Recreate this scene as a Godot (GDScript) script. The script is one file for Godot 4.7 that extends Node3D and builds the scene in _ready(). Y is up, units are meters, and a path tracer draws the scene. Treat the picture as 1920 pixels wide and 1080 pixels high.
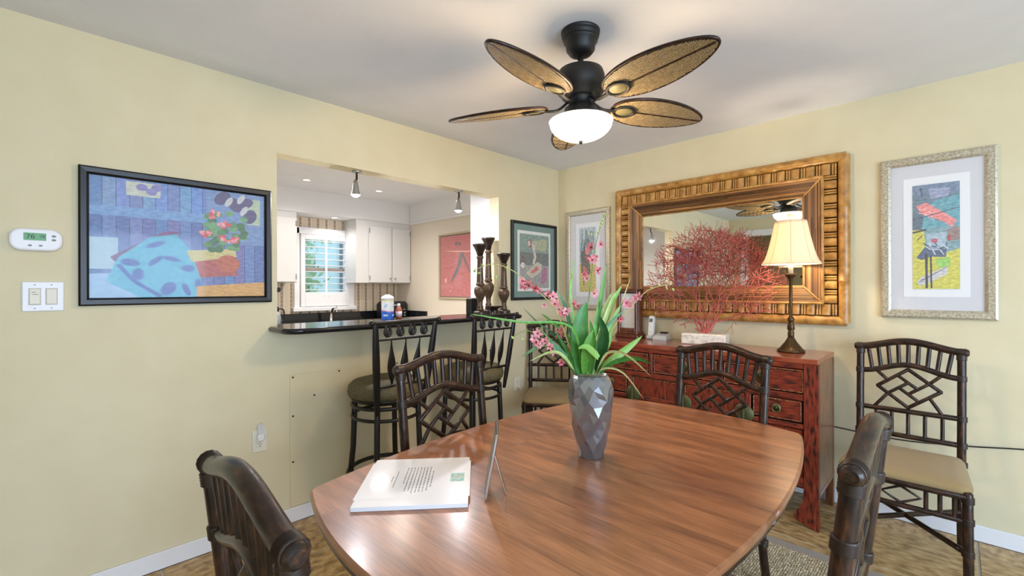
extends Node3D

# ---------------------------------------------------------------- camera numbers (photo taken as 1920 x 1080)
const FOCAL := 846.1
const EYE := Vector3(2.6896, 1.3229, 3.3774)
const YAW := 44.4401
const ROLL := -0.182
const PITCH := 0.032
const FLAT := 0xFFFFFFFF

var M := {}
var rng := RandomNumberGenerator.new()
var cam_f: Vector3
var cam_r: Vector3
var cam_u: Vector3

func aim() -> void:
	var y := deg_to_rad(YAW)
	var r := deg_to_rad(ROLL)
	var p := deg_to_rad(PITCH)
	var f0 := Vector3(-sin(y), 0, -cos(y))
	var r0 := Vector3(cos(y), 0, -sin(y))
	cam_f = f0 * cos(p) + Vector3.UP * sin(p)
	var u1 := Vector3.UP * cos(p) - f0 * sin(p)
	cam_r = r0 * cos(r) + u1 * sin(r)
	cam_u = u1 * cos(r) - r0 * sin(r)

func at(px: float, py: float, depth: float) -> Vector3:
	return EYE + (cam_f + cam_r * (px - 960.0) / FOCAL + cam_u * (540.0 - py) / FOCAL) * depth

# ---------------------------------------------------------------- mesh helpers
func S() -> SurfaceTool:
	var st := SurfaceTool.new()
	st.begin(Mesh.PRIMITIVE_TRIANGLES)
	st.set_smooth_group(FLAT)
	return st

func tri(st: SurfaceTool, a: Vector3, b: Vector3, c: Vector3, out: Vector3) -> void:
	if (b - a).cross(c - a).dot(out) > 0.0:
		st.add_vertex(a); st.add_vertex(c); st.add_vertex(b)
	else:
		st.add_vertex(a); st.add_vertex(b); st.add_vertex(c)

func quad(st: SurfaceTool, a: Vector3, b: Vector3, c: Vector3, d: Vector3, out: Vector3) -> void:
	if ((b - a).cross(c - a) + (c - a).cross(d - a)).dot(out) > 0.0:
		for v in [a, c, b, a, d, c]: st.add_vertex(v)
	else:
		for v in [a, b, c, a, c, d]: st.add_vertex(v)

func box(st: SurfaceTool, c: Vector3, s: Vector3, bev := 0.0, B := Basis()) -> void:
	st.set_smooth_group(FLAT)
	var h := s * 0.5
	var b := minf(bev, minf(h.x, minf(h.y, h.z)) * 0.95)
	var g := func(k: int, sx: int, sy: int, sz: int) -> Vector3:
		var v := Vector3(sx * (h.x - (0.0 if k == 0 else b)), sy * (h.y - (0.0 if k == 1 else b)), sz * (h.z - (0.0 if k == 2 else b)))
		return c + B * v
	for s1 in [-1, 1]:
		quad(st, g.call(0, s1, -1, -1), g.call(0, s1, 1, -1), g.call(0, s1, 1, 1), g.call(0, s1, -1, 1), B.x * s1)
		quad(st, g.call(1, -1, s1, -1), g.call(1, 1, s1, -1), g.call(1, 1, s1, 1), g.call(1, -1, s1, 1), B.y * s1)
		quad(st, g.call(2, -1, -1, s1), g.call(2, 1, -1, s1), g.call(2, 1, 1, s1), g.call(2, -1, 1, s1), B.z * s1)
	if b <= 0.0:
		return
	for s1 in [-1, 1]:
		for s2 in [-1, 1]:
			quad(st, g.call(0, s1, s2, -1), g.call(0, s1, s2, 1), g.call(1, s1, s2, 1), g.call(1, s1, s2, -1), B.x * s1 + B.y * s2)
			quad(st, g.call(0, s1, -1, s2), g.call(0, s1, 1, s2), g.call(2, s1, 1, s2), g.call(2, s1, -1, s2), B.x * s1 + B.z * s2)
			quad(st, g.call(1, -1, s1, s2), g.call(1, 1, s1, s2), g.call(2, 1, s1, s2), g.call(2, -1, s1, s2), B.y * s1 + B.z * s2)
			for s3 in [-1, 1]:
				tri(st, g.call(0, s1, s2, s3), g.call(1, s1, s2, s3), g.call(2, s1, s2, s3), B.x * s1 + B.y * s2 + B.z * s3)

func side(d: Vector3) -> Vector3:
	var a := Vector3.UP if absf(d.y) < 0.9 else Vector3.RIGHT
	return d.cross(a).normalized()

# a round bar along points; rad is a number or one per point; squash flattens it along the second frame axis
func tube(st: SurfaceTool, pts: Array, rad, n := 8, dome := true, closed := false, squash := 1.0, hint := Vector3.ZERO) -> void:
	var rings := []
	var mids := []
	var m := pts.size()
	var u := Vector3.ZERO
	for i in m:
		var d: Vector3
		if closed:
			d = (pts[(i + 1) % m] - pts[(i - 1 + m) % m]).normalized()
		else:
			d = (pts[mini(i + 1, m - 1)] - pts[maxi(i - 1, 0)]).normalized()
		if i == 0:
			u = side(d) if hint == Vector3.ZERO else (hint - d * hint.dot(d)).normalized()
		else:
			u = (u - d * u.dot(d)).normalized()
		var w := d.cross(u)
		var r: float = rad[i] if rad is Array else rad
		var mk := func(rr: float, off: float) -> void:
			var ring := PackedVector3Array()
			for k in n:
				var a := TAU * k / n
				ring.append(pts[i] + d * off + (u * cos(a) + w * sin(a) * squash) * rr)
			rings.append(ring)
			mids.append(pts[i] + d * off)
		if dome and not closed and i == 0:
			mk.call(r * 0.62, -r * 0.5)
			mk.call(r * 0.9, -r * 0.28)
		mk.call(r, 0.0)
		if dome and not closed and i == m - 1:
			mk.call(r * 0.9, r * 0.28)
			mk.call(r * 0.62, r * 0.5)
	st.set_smooth_group(0)
	var c := rings.size()
	for i in (c if closed else c - 1):
		var p: PackedVector3Array = rings[i]
		var q: PackedVector3Array = rings[(i + 1) % c]
		var mid: Vector3 = (mids[i] + mids[(i + 1) % c]) * 0.5
		for k in n:
			var k2 := (k + 1) % n
			quad(st, p[k], p[k2], q[k2], q[k], (p[k] + p[k2] + q[k] + q[k2]) * 0.25 - mid)
	st.set_smooth_group(FLAT)
	if not closed:
		for e in [0, c - 1]:
			var ring: PackedVector3Array = rings[e]
			var out: Vector3 = mids[e] - mids[1 if e == 0 else c - 2]
			for k in range(1, n - 1):
				tri(st, ring[0], ring[k], ring[k + 1], out)

# turned shape about the y axis; profile of (radius, height) from bottom to top, outside on the right hand
func lathe(st: SurfaceTool, prof: Array, n := 24, c := Vector3.ZERO, B := Basis(), flutes := 0, amp := 0.0, f0 := -1.0, f1 := -1.0) -> void:
	st.set_smooth_group(1)
	var rings := []
	for p in prof:
		var ring := PackedVector3Array()
		for k in n:
			var a := TAU * k / n
			var r: float = p.x
			if flutes > 0 and p.y >= f0 and p.y <= f1:
				r *= 1.0 + amp * cos(a * flutes)
			ring.append(c + B * Vector3(cos(a) * r, p.y, sin(a) * r))
		rings.append(ring)
	for i in prof.size() - 1:
		var t: Vector2 = prof[i + 1] - prof[i]
		if t.length() < 1e-6: continue
		for k in n:
			var k2 := (k + 1) % n
			var a := TAU * (k + 0.5) / n
			var out: Vector3 = B * Vector3(cos(a) * t.y, -t.x, sin(a) * t.y)
			if prof[i].x < 1e-5:
				tri(st, rings[i][k], rings[i + 1][k], rings[i + 1][k2], out)
			elif prof[i + 1].x < 1e-5:
				tri(st, rings[i][k], rings[i][k2], rings[i + 1][k], out)
			else:
				quad(st, rings[i][k], rings[i][k2], rings[i + 1][k2], rings[i + 1][k], out)
	st.set_smooth_group(FLAT)

func ball(st: SurfaceTool, c: Vector3, r: Vector3, n := 14, B := Basis()) -> void:
	var prof := []
	var h := maxi(4, n / 2)
	for i in h + 1:
		var a := -PI / 2 + PI * i / h
		prof.append(Vector2(maxf(0.0, cos(a)) if i > 0 and i < h else 0.0, sin(a)))
	lathe(st, prof, n, c, B * Basis.from_scale(r))

# flat outline in x,y pushed from z0 to z1, then placed by T
func prism(st: SurfaceTool, poly: PackedVector2Array, z0: float, z1: float, T := Transform3D(), bev := 0.0) -> void:
	st.set_smooth_group(FLAT)
	var inner := poly
	if bev > 0.0:
		var off := Geometry2D.offset_polygon(poly, -bev)
		if off.size() == 1 : inner = off[0]
	var idx := Geometry2D.triangulate_polygon(poly)
	for e in [[z0, -1.0], [z1, 1.0]]:
		for i in range(0, idx.size(), 3):
			var a := poly[idx[i]]
			var b := poly[idx[i + 1]]
			var c := poly[idx[i + 2]]
			tri(st, T * Vector3(a.x, a.y, e[0]), T * Vector3(b.x, b.y, e[0]), T * Vector3(c.x, c.y, e[0]), T.basis * Vector3(0, 0, e[1]))
	var cw := Geometry2D.is_polygon_clockwise(poly)
	for i in poly.size():
		var a := poly[i]
		var b := poly[(i + 1) % poly.size()]
		var t := b - a
		var out := Vector3(t.y, -t.x, 0) * (-1.0 if cw else 1.0)
		quad(st, T * Vector3(a.x, a.y, z0), T * Vector3(b.x, b.y, z0), T * Vector3(b.x, b.y, z1), T * Vector3(a.x, a.y, z1), T.basis * out)

# stacked outlines of the same length (a shaped solid); last and first are capped
func loft(st: SurfaceTool, rings: Array, smooth := true, caps := true) -> void:
	st.set_smooth_group(2 if smooth else FLAT)
	for i in rings.size() - 1:
		var p: PackedVector3Array = rings[i]
		var q: PackedVector3Array = rings[i + 1]
		var mid := Vector3.ZERO
		for v in p: mid += v
		for v in q: mid += v
		mid /= p.size() + q.size()
		for k in p.size():
			var k2 := (k + 1) % p.size()
			quad(st, p[k], p[k2], q[k2], q[k], (p[k] + p[k2] + q[k] + q[k2]) * 0.25 - mid)
	st.set_smooth_group(FLAT)
	if caps:
		for e in [0, rings.size() - 1]:
			var ring: PackedVector3Array = rings[e]
			var c := Vector3.ZERO
			for v in ring: c += v
			c /= ring.size()
			var other: PackedVector3Array = rings[1 if e == 0 else rings.size() - 2]
			var out: Vector3 = c - other[0] - (ring[0] - other[0]) * 0.0
			var o2 := Vector3.ZERO
			for v in other: o2 += v
			out = c - o2 / other.size()
			for k in ring.size():
				tri(st, c, ring[k], ring[(k + 1) % ring.size()], out)

func spline(p: Array, per := 6) -> Array:
	var out := []
	for i in p.size() - 1:
		var a: Vector3 = p[maxi(i - 1, 0)]
		var b: Vector3 = p[i]
		var c: Vector3 = p[i + 1]
		var d: Vector3 = p[mini(i + 2, p.size() - 1)]
		for k in per:
			out.append(b.cubic_interpolate(c, a, d, float(k) / per))
	out.append(p[p.size() - 1])
	return out

func done(st: SurfaceTool) -> ArrayMesh:
	st.generate_normals()
	return st.commit()

# ---------------------------------------------------------------- naming and placing
func fresh(parent: Node, called: String) -> String:
	if not parent.has_node(NodePath(called)): return called
	var n: int = parent.get_meta("n_" + called, 0)
	while true:
		n += 1
		var s := "%s_%03d" % [called, n]
		if not parent.has_node(NodePath(s)):
			parent.set_meta("n_" + called, n)
			return s
	return called

func part(parent: Node, called: String, st, mat: Material, label := "") -> MeshInstance3D:
	var o := MeshInstance3D.new()
	o.mesh = done(st) if st is SurfaceTool else st
	o.material_override = mat
	o.name = fresh(parent, called)
	parent.add_child(o, true)
	if label: o.set_meta("label", label)
	return o

func tag(o: Node3D, label: String, category: String, group := "") -> Node3D:
	o.set_meta("label", label)
	o.set_meta("category", category)
	if group: o.set_meta("group", group)
	return o

func thing(called: String, label: String, category: String, pos := Vector3.ZERO, turn := 0.0, group := "") -> Node3D:
	var o := Node3D.new()
	o.name = fresh(self, called)
	add_child(o, true)
	o.position = pos
	o.rotation.y = turn
	tag(o, label, category, group)
	return o

func again(src: Node3D, label: String, pos: Vector3, turn := 0.0) -> Node3D:
	var o: Node3D = src.duplicate()
	var base := String(src.name)
	o.name = fresh(self, base)
	add_child(o, true)
	o.position = pos
	o.rotation.y = turn
	o.set_meta("label", label)
	return o

func struct(called: String, st, mat: Material, label := "") -> MeshInstance3D:
	var o := part(self, called, st, mat)
	o.set_meta("kind", "structure")
	if label:
		o.set_meta("label", label)
	return o

# ---------------------------------------------------------------- textures and materials
func C8(r: int, g: int, b: int) -> Color:
	return Color8(r, g, b)

func noise_bytes(w: int, h: int, freq: float, octs: int, seed_: int, kind := FastNoiseLite.TYPE_SIMPLEX_SMOOTH) -> PackedByteArray:
	var f := FastNoiseLite.new()
	f.noise_type = kind
	f.frequency = freq
	f.fractal_octaves = octs
	f.seed = seed_
	var im := f.get_seamless_image(w, h)
	im.convert(Image.FORMAT_L8)
	return im.get_data()

func ramp(bytes: PackedByteArray, w: int, h: int, stops: Array) -> ImageTexture:
	var g := Gradient.new()
	var offs := PackedFloat32Array()
	var cols := PackedColorArray()
	for s in stops:
		offs.append(s[0]); cols.append(s[1])
	g.offsets = offs
	g.colors = cols
	var lut := []
	for i in 256:
		var c := g.sample(i / 255.0)
		lut.append([c.r8, c.g8, c.b8])
	var out := PackedByteArray()
	out.resize(w * h * 3)
	for i in w * h:
		var c: Array = lut[bytes[i]]
		out[i * 3] = c[0]; out[i * 3 + 1] = c[1]; out[i * 3 + 2] = c[2]
	return ImageTexture.create_from_image(Image.create_from_data(w, h, false, Image.FORMAT_RGB8, out))

func grey(bytes: PackedByteArray, w: int, h: int) -> ImageTexture:
	return ImageTexture.create_from_image(Image.create_from_data(w, h, false, Image.FORMAT_L8, bytes))

func mat(c: Color, rough := 0.6, metal := 0.0) -> StandardMaterial3D:
	var m := StandardMaterial3D.new()
	m.albedo_color = c
	m.roughness = rough
	m.metallic = metal
	return m

func tri_mat(t: Texture2D, scale: Vector3, rough := 0.6, world := true, bump: Texture2D = null, depth := 0.0) -> StandardMaterial3D:
	var m := mat(Color.WHITE, rough)
	m.albedo_texture = t
	m.uv1_triplanar = true
	m.uv1_world_triplanar = world
	m.uv1_scale = scale
	if bump:
		m.heightmap_enabled = true
		m.heightmap_texture = bump
		m.heightmap_scale = depth
	return m

func coat(m: StandardMaterial3D, amount: float, rough: float) -> StandardMaterial3D:
	m.clearcoat_enabled = true
	m.clearcoat = amount
	m.clearcoat_roughness = rough
	return m

# ---------------------------------------------------------------- flat prints (posters, screens, paper)
class Paint:
	var im: Image
	var w: int
	var h: int
	func _init(ww: int, hh: int, c: Color) -> void:
		w = ww; h = hh
		im = Image.create(w, h, false, Image.FORMAT_RGB8)
		im.fill(c)
	func rect(x0: float, y0: float, x1: float, y1: float, c: Color) -> void:
		im.fill_rect(Rect2i(int(x0 * w), int(y0 * h), maxi(1, int((x1 - x0) * w)), maxi(1, int((y1 - y0) * h))), c)
	func poly(pts: Array, c: Color) -> void:
		var lo := 1e9
		var hi := -1e9
		for p in pts:
			lo = minf(lo, p.y * h); hi = maxf(hi, p.y * h)
		for y in range(maxi(0, int(lo)), mini(h, int(hi) + 1)):
			var xs := []
			for i in pts.size():
				var a: Vector2 = pts[i] * Vector2(w, h)
				var b: Vector2 = pts[(i + 1) % pts.size()] * Vector2(w, h)
				if (a.y <= y + 0.5) != (b.y <= y + 0.5):
					xs.append(a.x + (y + 0.5 - a.y) / (b.y - a.y) * (b.x - a.x))
			xs.sort()
			for i in range(0, xs.size() - 1, 2):
				im.fill_rect(Rect2i(int(xs[i]), y, maxi(1, int(xs[i + 1]) - int(xs[i])), 1), c)
	func oval(cx: float, cy: float, rx: float, ry: float, c: Color, turn := 0.0) -> void:
		var pts := []
		for k in 28:
			var a := TAU * k / 28
			pts.append(Vector2(cx, cy) + Vector2(cos(a) * rx, sin(a) * ry).rotated(turn))
		poly(pts, c)
	func line(pts: Array, t: float, c: Color) -> void:
		for i in pts.size() - 1:
			var a: Vector2 = pts[i]
			var b: Vector2 = pts[i + 1]
			var asp := float(w) / h
			var d := Vector2((b.x - a.x) * asp, b.y - a.y).normalized()
			var o := Vector2(-d.y / asp, d.x) * t * 0.5
			poly([a + o, b + o, b - o, a - o], c)
	func brush(seed_: int, amount: float, freq := 0.06) -> void:
		var f := FastNoiseLite.new()
		f.seed = seed_
		f.frequency = freq
		for y in h:
			for x in w:
				var c := im.get_pixel(x, y)
				var k := f.get_noise_2d(x * 0.6, y * 1.4) * amount
				im.set_pixel(x, y, Color(clampf(c.r + k, 0, 1), clampf(c.g + k, 0, 1), clampf(c.b + k * 0.8, 0, 1)))
	func tex() -> ImageTexture:
		return ImageTexture.create_from_image(im)

# a flat printed sheet; origin at its centre, facing +z
func sheet(w: float, h: float) -> ArrayMesh:
	var st := SurfaceTool.new()
	st.begin(Mesh.PRIMITIVE_TRIANGLES)
	st.set_smooth_group(FLAT)
	var p := [Vector3(-w / 2, h / 2, 0), Vector3(w / 2, h / 2, 0), Vector3(w / 2, -h / 2, 0), Vector3(-w / 2, -h / 2, 0)]
	var uv := [Vector2(0, 0), Vector2(1, 0), Vector2(1, 1), Vector2(0, 1)]
	for k in [0, 1, 2, 0, 2, 3]:
		st.set_uv(uv[k])
		st.add_vertex(p[k])
	return done(st)

func print_mat(t: Texture2D, rough := 0.5) -> StandardMaterial3D:
	var m := mat(Color.WHITE, rough)
	m.albedo_texture = t
	return m

# ================================================================ the scene
func _ready() -> void:
	aim()
	rng.seed = 4711
	# ---- camera
	var cam := Camera3D.new()
	cam.name = "camera"
	cam.transform = Transform3D(Basis(cam_r, cam_u, -cam_f), EYE)
	cam.fov = rad_to_deg(2.0 * atan(540.0 / FOCAL))
	cam.near = 0.02
	add_child(cam)
	cam.current = true
	# ---- sky and exposure
	var env := Environment.new()
	env.background_mode = Environment.BG_SKY
	var sky := Sky.new()
	var sm := ProceduralSkyMaterial.new()
	sm.sky_top_color = C8(150, 185, 225)
	sm.sky_horizon_color = C8(215, 228, 238)
	sm.ground_horizon_color = C8(190, 195, 190)
	sm.ground_bottom_color = C8(120, 120, 110)
	sm.sky_energy_multiplier = 2.2
	sky.sky_material = sm
	env.sky = sky
	env.tonemap_mode = Environment.TONE_MAPPER_LINEAR
	env.tonemap_exposure = 0.68
	env.sdfgi_enabled = true
	env.ssao_enabled = true
	env.ssil_enabled = true
	var we := WorldEnvironment.new()
	we.name = "environment"
	we.environment = env
	add_child(we)
	# ---- daylight through the wide glass doors at the far side of the living area
	daylight("patio_daylight", Vector3(6.05, 1.15, 3.0), Vector3(-1, 0, 0), Vector2(2.7, 2.0), C8(202, 225, 255), 26.0)
	daylight("bay_daylight", Vector3(4.6, 1.5, 4.5), Vector3(0, 0, -1), Vector2(1.9, 1.3), C8(202, 225, 255), 4.0)
	materials()
	room()
	kitchen()
	wall_things()
	dining_table()
	chairs()
	stools()
	sideboard()
	mirror()
	on_sideboard()
	fan()
	on_table()
	bouquet()
	bar_things()

func daylight(called: String, pos: Vector3, dir: Vector3, size: Vector2, c: Color, e: float) -> void:
	var l := AreaLight3D.new()
	l.name = called
	l.area_size = size
	l.light_color = c
	l.light_energy = e
	l.area_range = 14.0
	l.area_attenuation = 2.0
	l.shadow_enabled = true
	add_child(l)
	l.position = pos
	l.look_at_from_position(pos, pos + dir, Vector3.UP)

func bulb(parent: Node3D, pos: Vector3, c: Color, e: float, size: float) -> void:
	var l := OmniLight3D.new()
	l.name = "bulb_light"
	l.light_color = c
	l.light_energy = e
	l.light_size = size
	l.omni_range = 12.0
	l.omni_attenuation = 2.0
	l.shadow_enabled = true
	parent.add_child(l, true)
	l.position = pos

func glow(c: Color, e: float) -> StandardMaterial3D:
	var m := mat(c, 0.4)
	m.emission_enabled = true
	m.emission = c
	m.emission_energy_multiplier = e
	return m

func materials() -> void:
	var n1 := noise_bytes(512, 512, 0.02, 5, 1)
	var n2 := noise_bytes(512, 512, 0.06, 4, 2)
	var n3 := noise_bytes(512, 512, 0.012, 3, 3)
	var fine := noise_bytes(512, 512, 0.12, 3, 4)
	var b1 := grey(n1, 512, 512)
	var bf := grey(fine, 512, 512)
	M.fine = bf
	M.wall = tri_mat(ramp(n3, 512, 512, [[0.0, C8(218, 207, 171)], [1.0, C8(223, 213, 179)]]), Vector3.ONE * 0.6, 0.75, true, bf, 0.02)
	M.panel = tri_mat(ramp(n3, 512, 512, [[0.0, C8(218, 206, 167)], [1.0, C8(223, 211, 174)]]), Vector3.ONE * 0.8, 0.7, true, bf, 0.01)
	M.ceiling = tri_mat(ramp(n3, 512, 512, [[0.0, C8(230, 233, 238)], [1.0, C8(235, 238, 242)]]), Vector3.ONE * 0.5, 0.9, true, bf, 0.04)
	M.white = mat(C8(236, 236, 238), 0.4)
	M.kitchen = mat(C8(232, 231, 230), 0.6)
	M.kitchen_wall = mat(C8(222, 212, 196), 0.7)
	M.cab = mat(C8(212, 211, 209), 0.45)
	M.plastic = mat(C8(236, 236, 238), 0.35)
	M.almond = mat(C8(230, 225, 206), 0.4)
	M.grout = mat(C8(186, 176, 160), 0.9)
	M.tile = []
	for k in 3:
		var t := ramp(n1, 512, 512, [[0.15, C8(132 + k * 6, 105 + k * 5, 68 + k * 4)], [0.45, C8(176 + k * 4, 145 + k * 4, 97 + k * 3)], [0.6, C8(192, 160, 110)], [0.85, C8(208, 182, 136)]])
		var m := tri_mat(t, Vector3(1.1, 1.1, 2.3) if k != 1 else Vector3(2.0, 1.1, 1.2), 0.42, true, b1, 0.06)
		M.tile.append(m)
	M.granite = tri_mat(ramp(fine, 512, 512, [[0.0, C8(10, 11, 13)], [0.62, C8(22, 24, 27)], [0.8, C8(62, 66, 70)], [1.0, C8(105, 110, 112)]]), Vector3.ONE * 4.0, 0.08)
	# dark lacquered rattan
	var rat := ramp(n1, 512, 512, [[0.1, C8(18, 12, 9)], [0.45, C8(36, 24, 17)], [0.65, C8(58, 36, 24)], [0.9, C8(92, 58, 36)]])
	M.rattan = coat(tri_mat(rat, Vector3(5, 1.1, 5), 0.45, false, b1, 0.03), 0.45, 0.09)
	M.rattan_flat = coat(tri_mat(rat, Vector3(1.4, 5, 5), 0.45, false, b1, 0.03), 0.45, 0.09)
	M.rattan.metallic_specular = 0.3
	M.rattan_flat.metallic_specular = 0.3
	M.bind = tri_mat(ramp(n2, 512, 512, [[0.1, C8(20, 14, 11)], [0.8, C8(58, 40, 28)]]), Vector3(4, 30, 4), 0.45, false)
	var weave := noise_bytes(512, 512, 0.2, 2, 9)
	M.tan = tri_mat(ramp(weave, 512, 512, [[0.1, C8(128, 108, 70)], [0.9, C8(176, 152, 106)]]), Vector3.ONE * 5.0, 0.85, false, grey(weave, 512, 512), 0.1)
	M.tan.rim_enabled = true
	M.tan.rim = 0.3
	M.olive = tri_mat(ramp(n2, 512, 512, [[0.1, C8(66, 58, 36)], [0.5, C8(94, 84, 56)], [0.9, C8(120, 110, 78)]]), Vector3.ONE * 2.4, 0.6, false, bf, 0.05)
	M.iron = coat(mat(C8(20, 18, 17), 0.42, 0.3), 0.3, 0.25)
	# red lacquer, worn to dark wood
	var scr := noise_bytes(512, 512, 0.045, 6, 21, FastNoiseLite.TYPE_PERLIN)
	var red := ramp(scr, 512, 512, [[0.2, C8(30, 15, 10)], [0.31, C8(66, 25, 15)], [0.40, C8(104, 36, 20)], [0.55, C8(120, 43, 23)], [0.72, C8(130, 50, 27)], [0.9, C8(146, 72, 42)]])
	M.red = coat(tri_mat(red, Vector3(3.2, 0.7, 3.2), 0.45, true, grey(scr, 512, 512), 0.1), 0.25, 0.25)
	M.red_h = coat(tri_mat(red, Vector3(0.6, 3.4, 2.0), 0.45, true, grey(scr, 512, 512), 0.1), 0.25, 0.25)
	M.red_dark = mat(C8(40, 14, 9), 0.5)
	M.worn = tri_mat(ramp(scr, 512, 512, [[0.25, C8(46, 22, 14)], [0.5, C8(128, 78, 46)], [0.75, C8(184, 148, 100)]]), Vector3.ONE * 3.0, 0.5)
	M.side_wood = coat(tri_mat(ramp(n1, 512, 512, [[0.1, C8(86, 48, 32)], [0.5, C8(122, 74, 50)], [0.9, C8(150, 98, 68)]]), Vector3(3, 0.5, 3), 0.35), 0.4, 0.15)
	M.side_top = coat(tri_mat(ramp(n1, 512, 512, [[0.1, C8(110, 46, 30)], [0.5, C8(140, 64, 42)], [0.9, C8(158, 84, 58)]]), Vector3(0.5, 1, 3), 0.26), 0.6, 0.12)
	M.brass = mat(C8(122, 112, 66), 0.42, 0.8)
	M.verdigris = tri_mat(ramp(n2, 512, 512, [[0.1, C8(62, 62, 38)], [0.9, C8(104, 102, 62)]]), Vector3.ONE * 6.0, 0.45)
	M.verdigris.metallic = 0.5
	# table top: glued boards with the grain running across the room
	M.table = coat(table_wood(), 0.32, 0.18)
	M.table_edge = coat(tri_mat(ramp(n1, 512, 512, [[0.1, C8(34, 18, 12)], [0.9, C8(70, 40, 26)]]), Vector3.ONE * 2.0, 0.35), 0.4, 0.15)
	# bamboo of the mirror
	M.bamboo = tri_mat(ramp(n1, 512, 512, [[0.1, C8(128, 84, 32)], [0.4, C8(172, 122, 54)], [0.7, C8(196, 148, 76)], [0.95, C8(214, 172, 104)]]), Vector3(1.2, 1.2, 1.2), 0.38, true)
	coat(M.bamboo, 0.35, 0.2)
	M.reed = mat(Color.WHITE, 0.45)
	M.reed.vertex_color_use_as_albedo = true
	coat(M.reed, 0.25, 0.25)
	M.dark_gap = mat(C8(36, 22, 11), 0.8)
	M.glass_mirror = mat(C8(236, 238, 236), 0.015, 1.0)
	M.pane = mat(Color(1, 1, 1, 0.06), 0.06)
	M.pane.metallic_specular = 0.2
	M.pane.transparency = BaseMaterial3D.TRANSPARENCY_ALPHA
	M.black = mat(C8(14, 14, 15), 0.35)
	M.black_matte = mat(C8(18, 17, 16), 0.5)
	M.chrome = mat(C8(205, 206, 208), 0.12, 1.0)
	M.silver_frame = tri_mat(ramp(n2, 512, 512, [[0.1, C8(150, 140, 116)], [0.5, C8(188, 180, 158)], [0.9, C8(214, 208, 190)]]), Vector3.ONE * 2.0, 0.35, true)
	M.silver_frame.metallic = 0.35
	M.steel = mat(C8(176, 178, 180), 0.3, 0.9)
	M.bronze = tri_mat(ramp(n2, 512, 512, [[0.1, C8(44, 33, 22)], [0.6, C8(84, 64, 40)], [0.9, C8(134, 108, 70)]]), Vector3.ONE * 4.0, 0.35, false)
	M.bronze.metallic = 0.7
	M.clock_wood = coat(tri_mat(ramp(n1, 512, 512, [[0.1, C8(70, 32, 16)], [0.9, C8(120, 62, 34)]]), Vector3(4, 1, 4), 0.35), 0.4, 0.15)
	M.marble = tri_mat(ramp(n1, 512, 512, [[0.2, C8(196, 188, 172)], [0.5, C8(230, 224, 210)], [0.9, C8(244, 240, 230)]]), Vector3.ONE * 2.2, 0.5)
	M.coral = tri_mat(ramp(n2, 512, 512, [[0.1, C8(156, 68, 60)], [0.6, C8(192, 102, 90)], [0.9, C8(208, 128, 114)]]), Vector3.ONE * 3.0, 0.6)
	M.carved = tri_mat(ramp(noise_bytes(256, 256, 0.09, 4, 31), 256, 256, [[0.2, C8(26, 17, 12)], [0.5, C8(72, 50, 34)], [0.75, C8(158, 130, 96)]]), Vector3.ONE * 8.0, 0.32, false)
	M.carved.metallic = 0.2
	M.carved_dark = coat(mat(C8(40, 27, 20), 0.35), 0.4, 0.2)
	M.pewter = mat(C8(150, 152, 157), 0.24, 0.75)

func table_wood() -> StandardMaterial3D:
	var w := 768
	var h := 768
	var a := FastNoiseLite.new()
	a.seed = 5; a.frequency = 0.011; a.fractal_octaves = 4
	var b := FastNoiseLite.new()
	b.seed = 6; b.frequency = 0.05; b.fractal_octaves = 3
	var out := PackedByteArray()
	out.resize(w * h * 3)
	var tone := []
	for k in 16: tone.append(rng.randf_range(-1.0, 1.0))
	for y in h:
		var board := y / 48
		var t: float = tone[board] * 0.17
		var off := board * 137.0
		for x in w:
			var g := a.get_noise_2d(x * 0.5 + off, y * 3.0) * 1.0 + b.get_noise_2d(x * 0.3 - off, y * 7.0) * 0.6
			var v := clampf(0.5 + g * 0.42 + t, 0.0, 1.0)
			var i := (y * w + x) * 3
			out[i] = int(lerpf(106, 196, v)); out[i + 1] = int(lerpf(64, 134, v)); out[i + 2] = int(lerpf(40, 90, v))
	var m := tri_mat(ImageTexture.create_from_image(Image.create_from_data(w, h, false, Image.FORMAT_RGB8, out)), Vector3.ONE / 1.75, 0.3, true)
	m.uv1_offset = Vector3(0.13, 0, 0.06)
	return m

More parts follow.
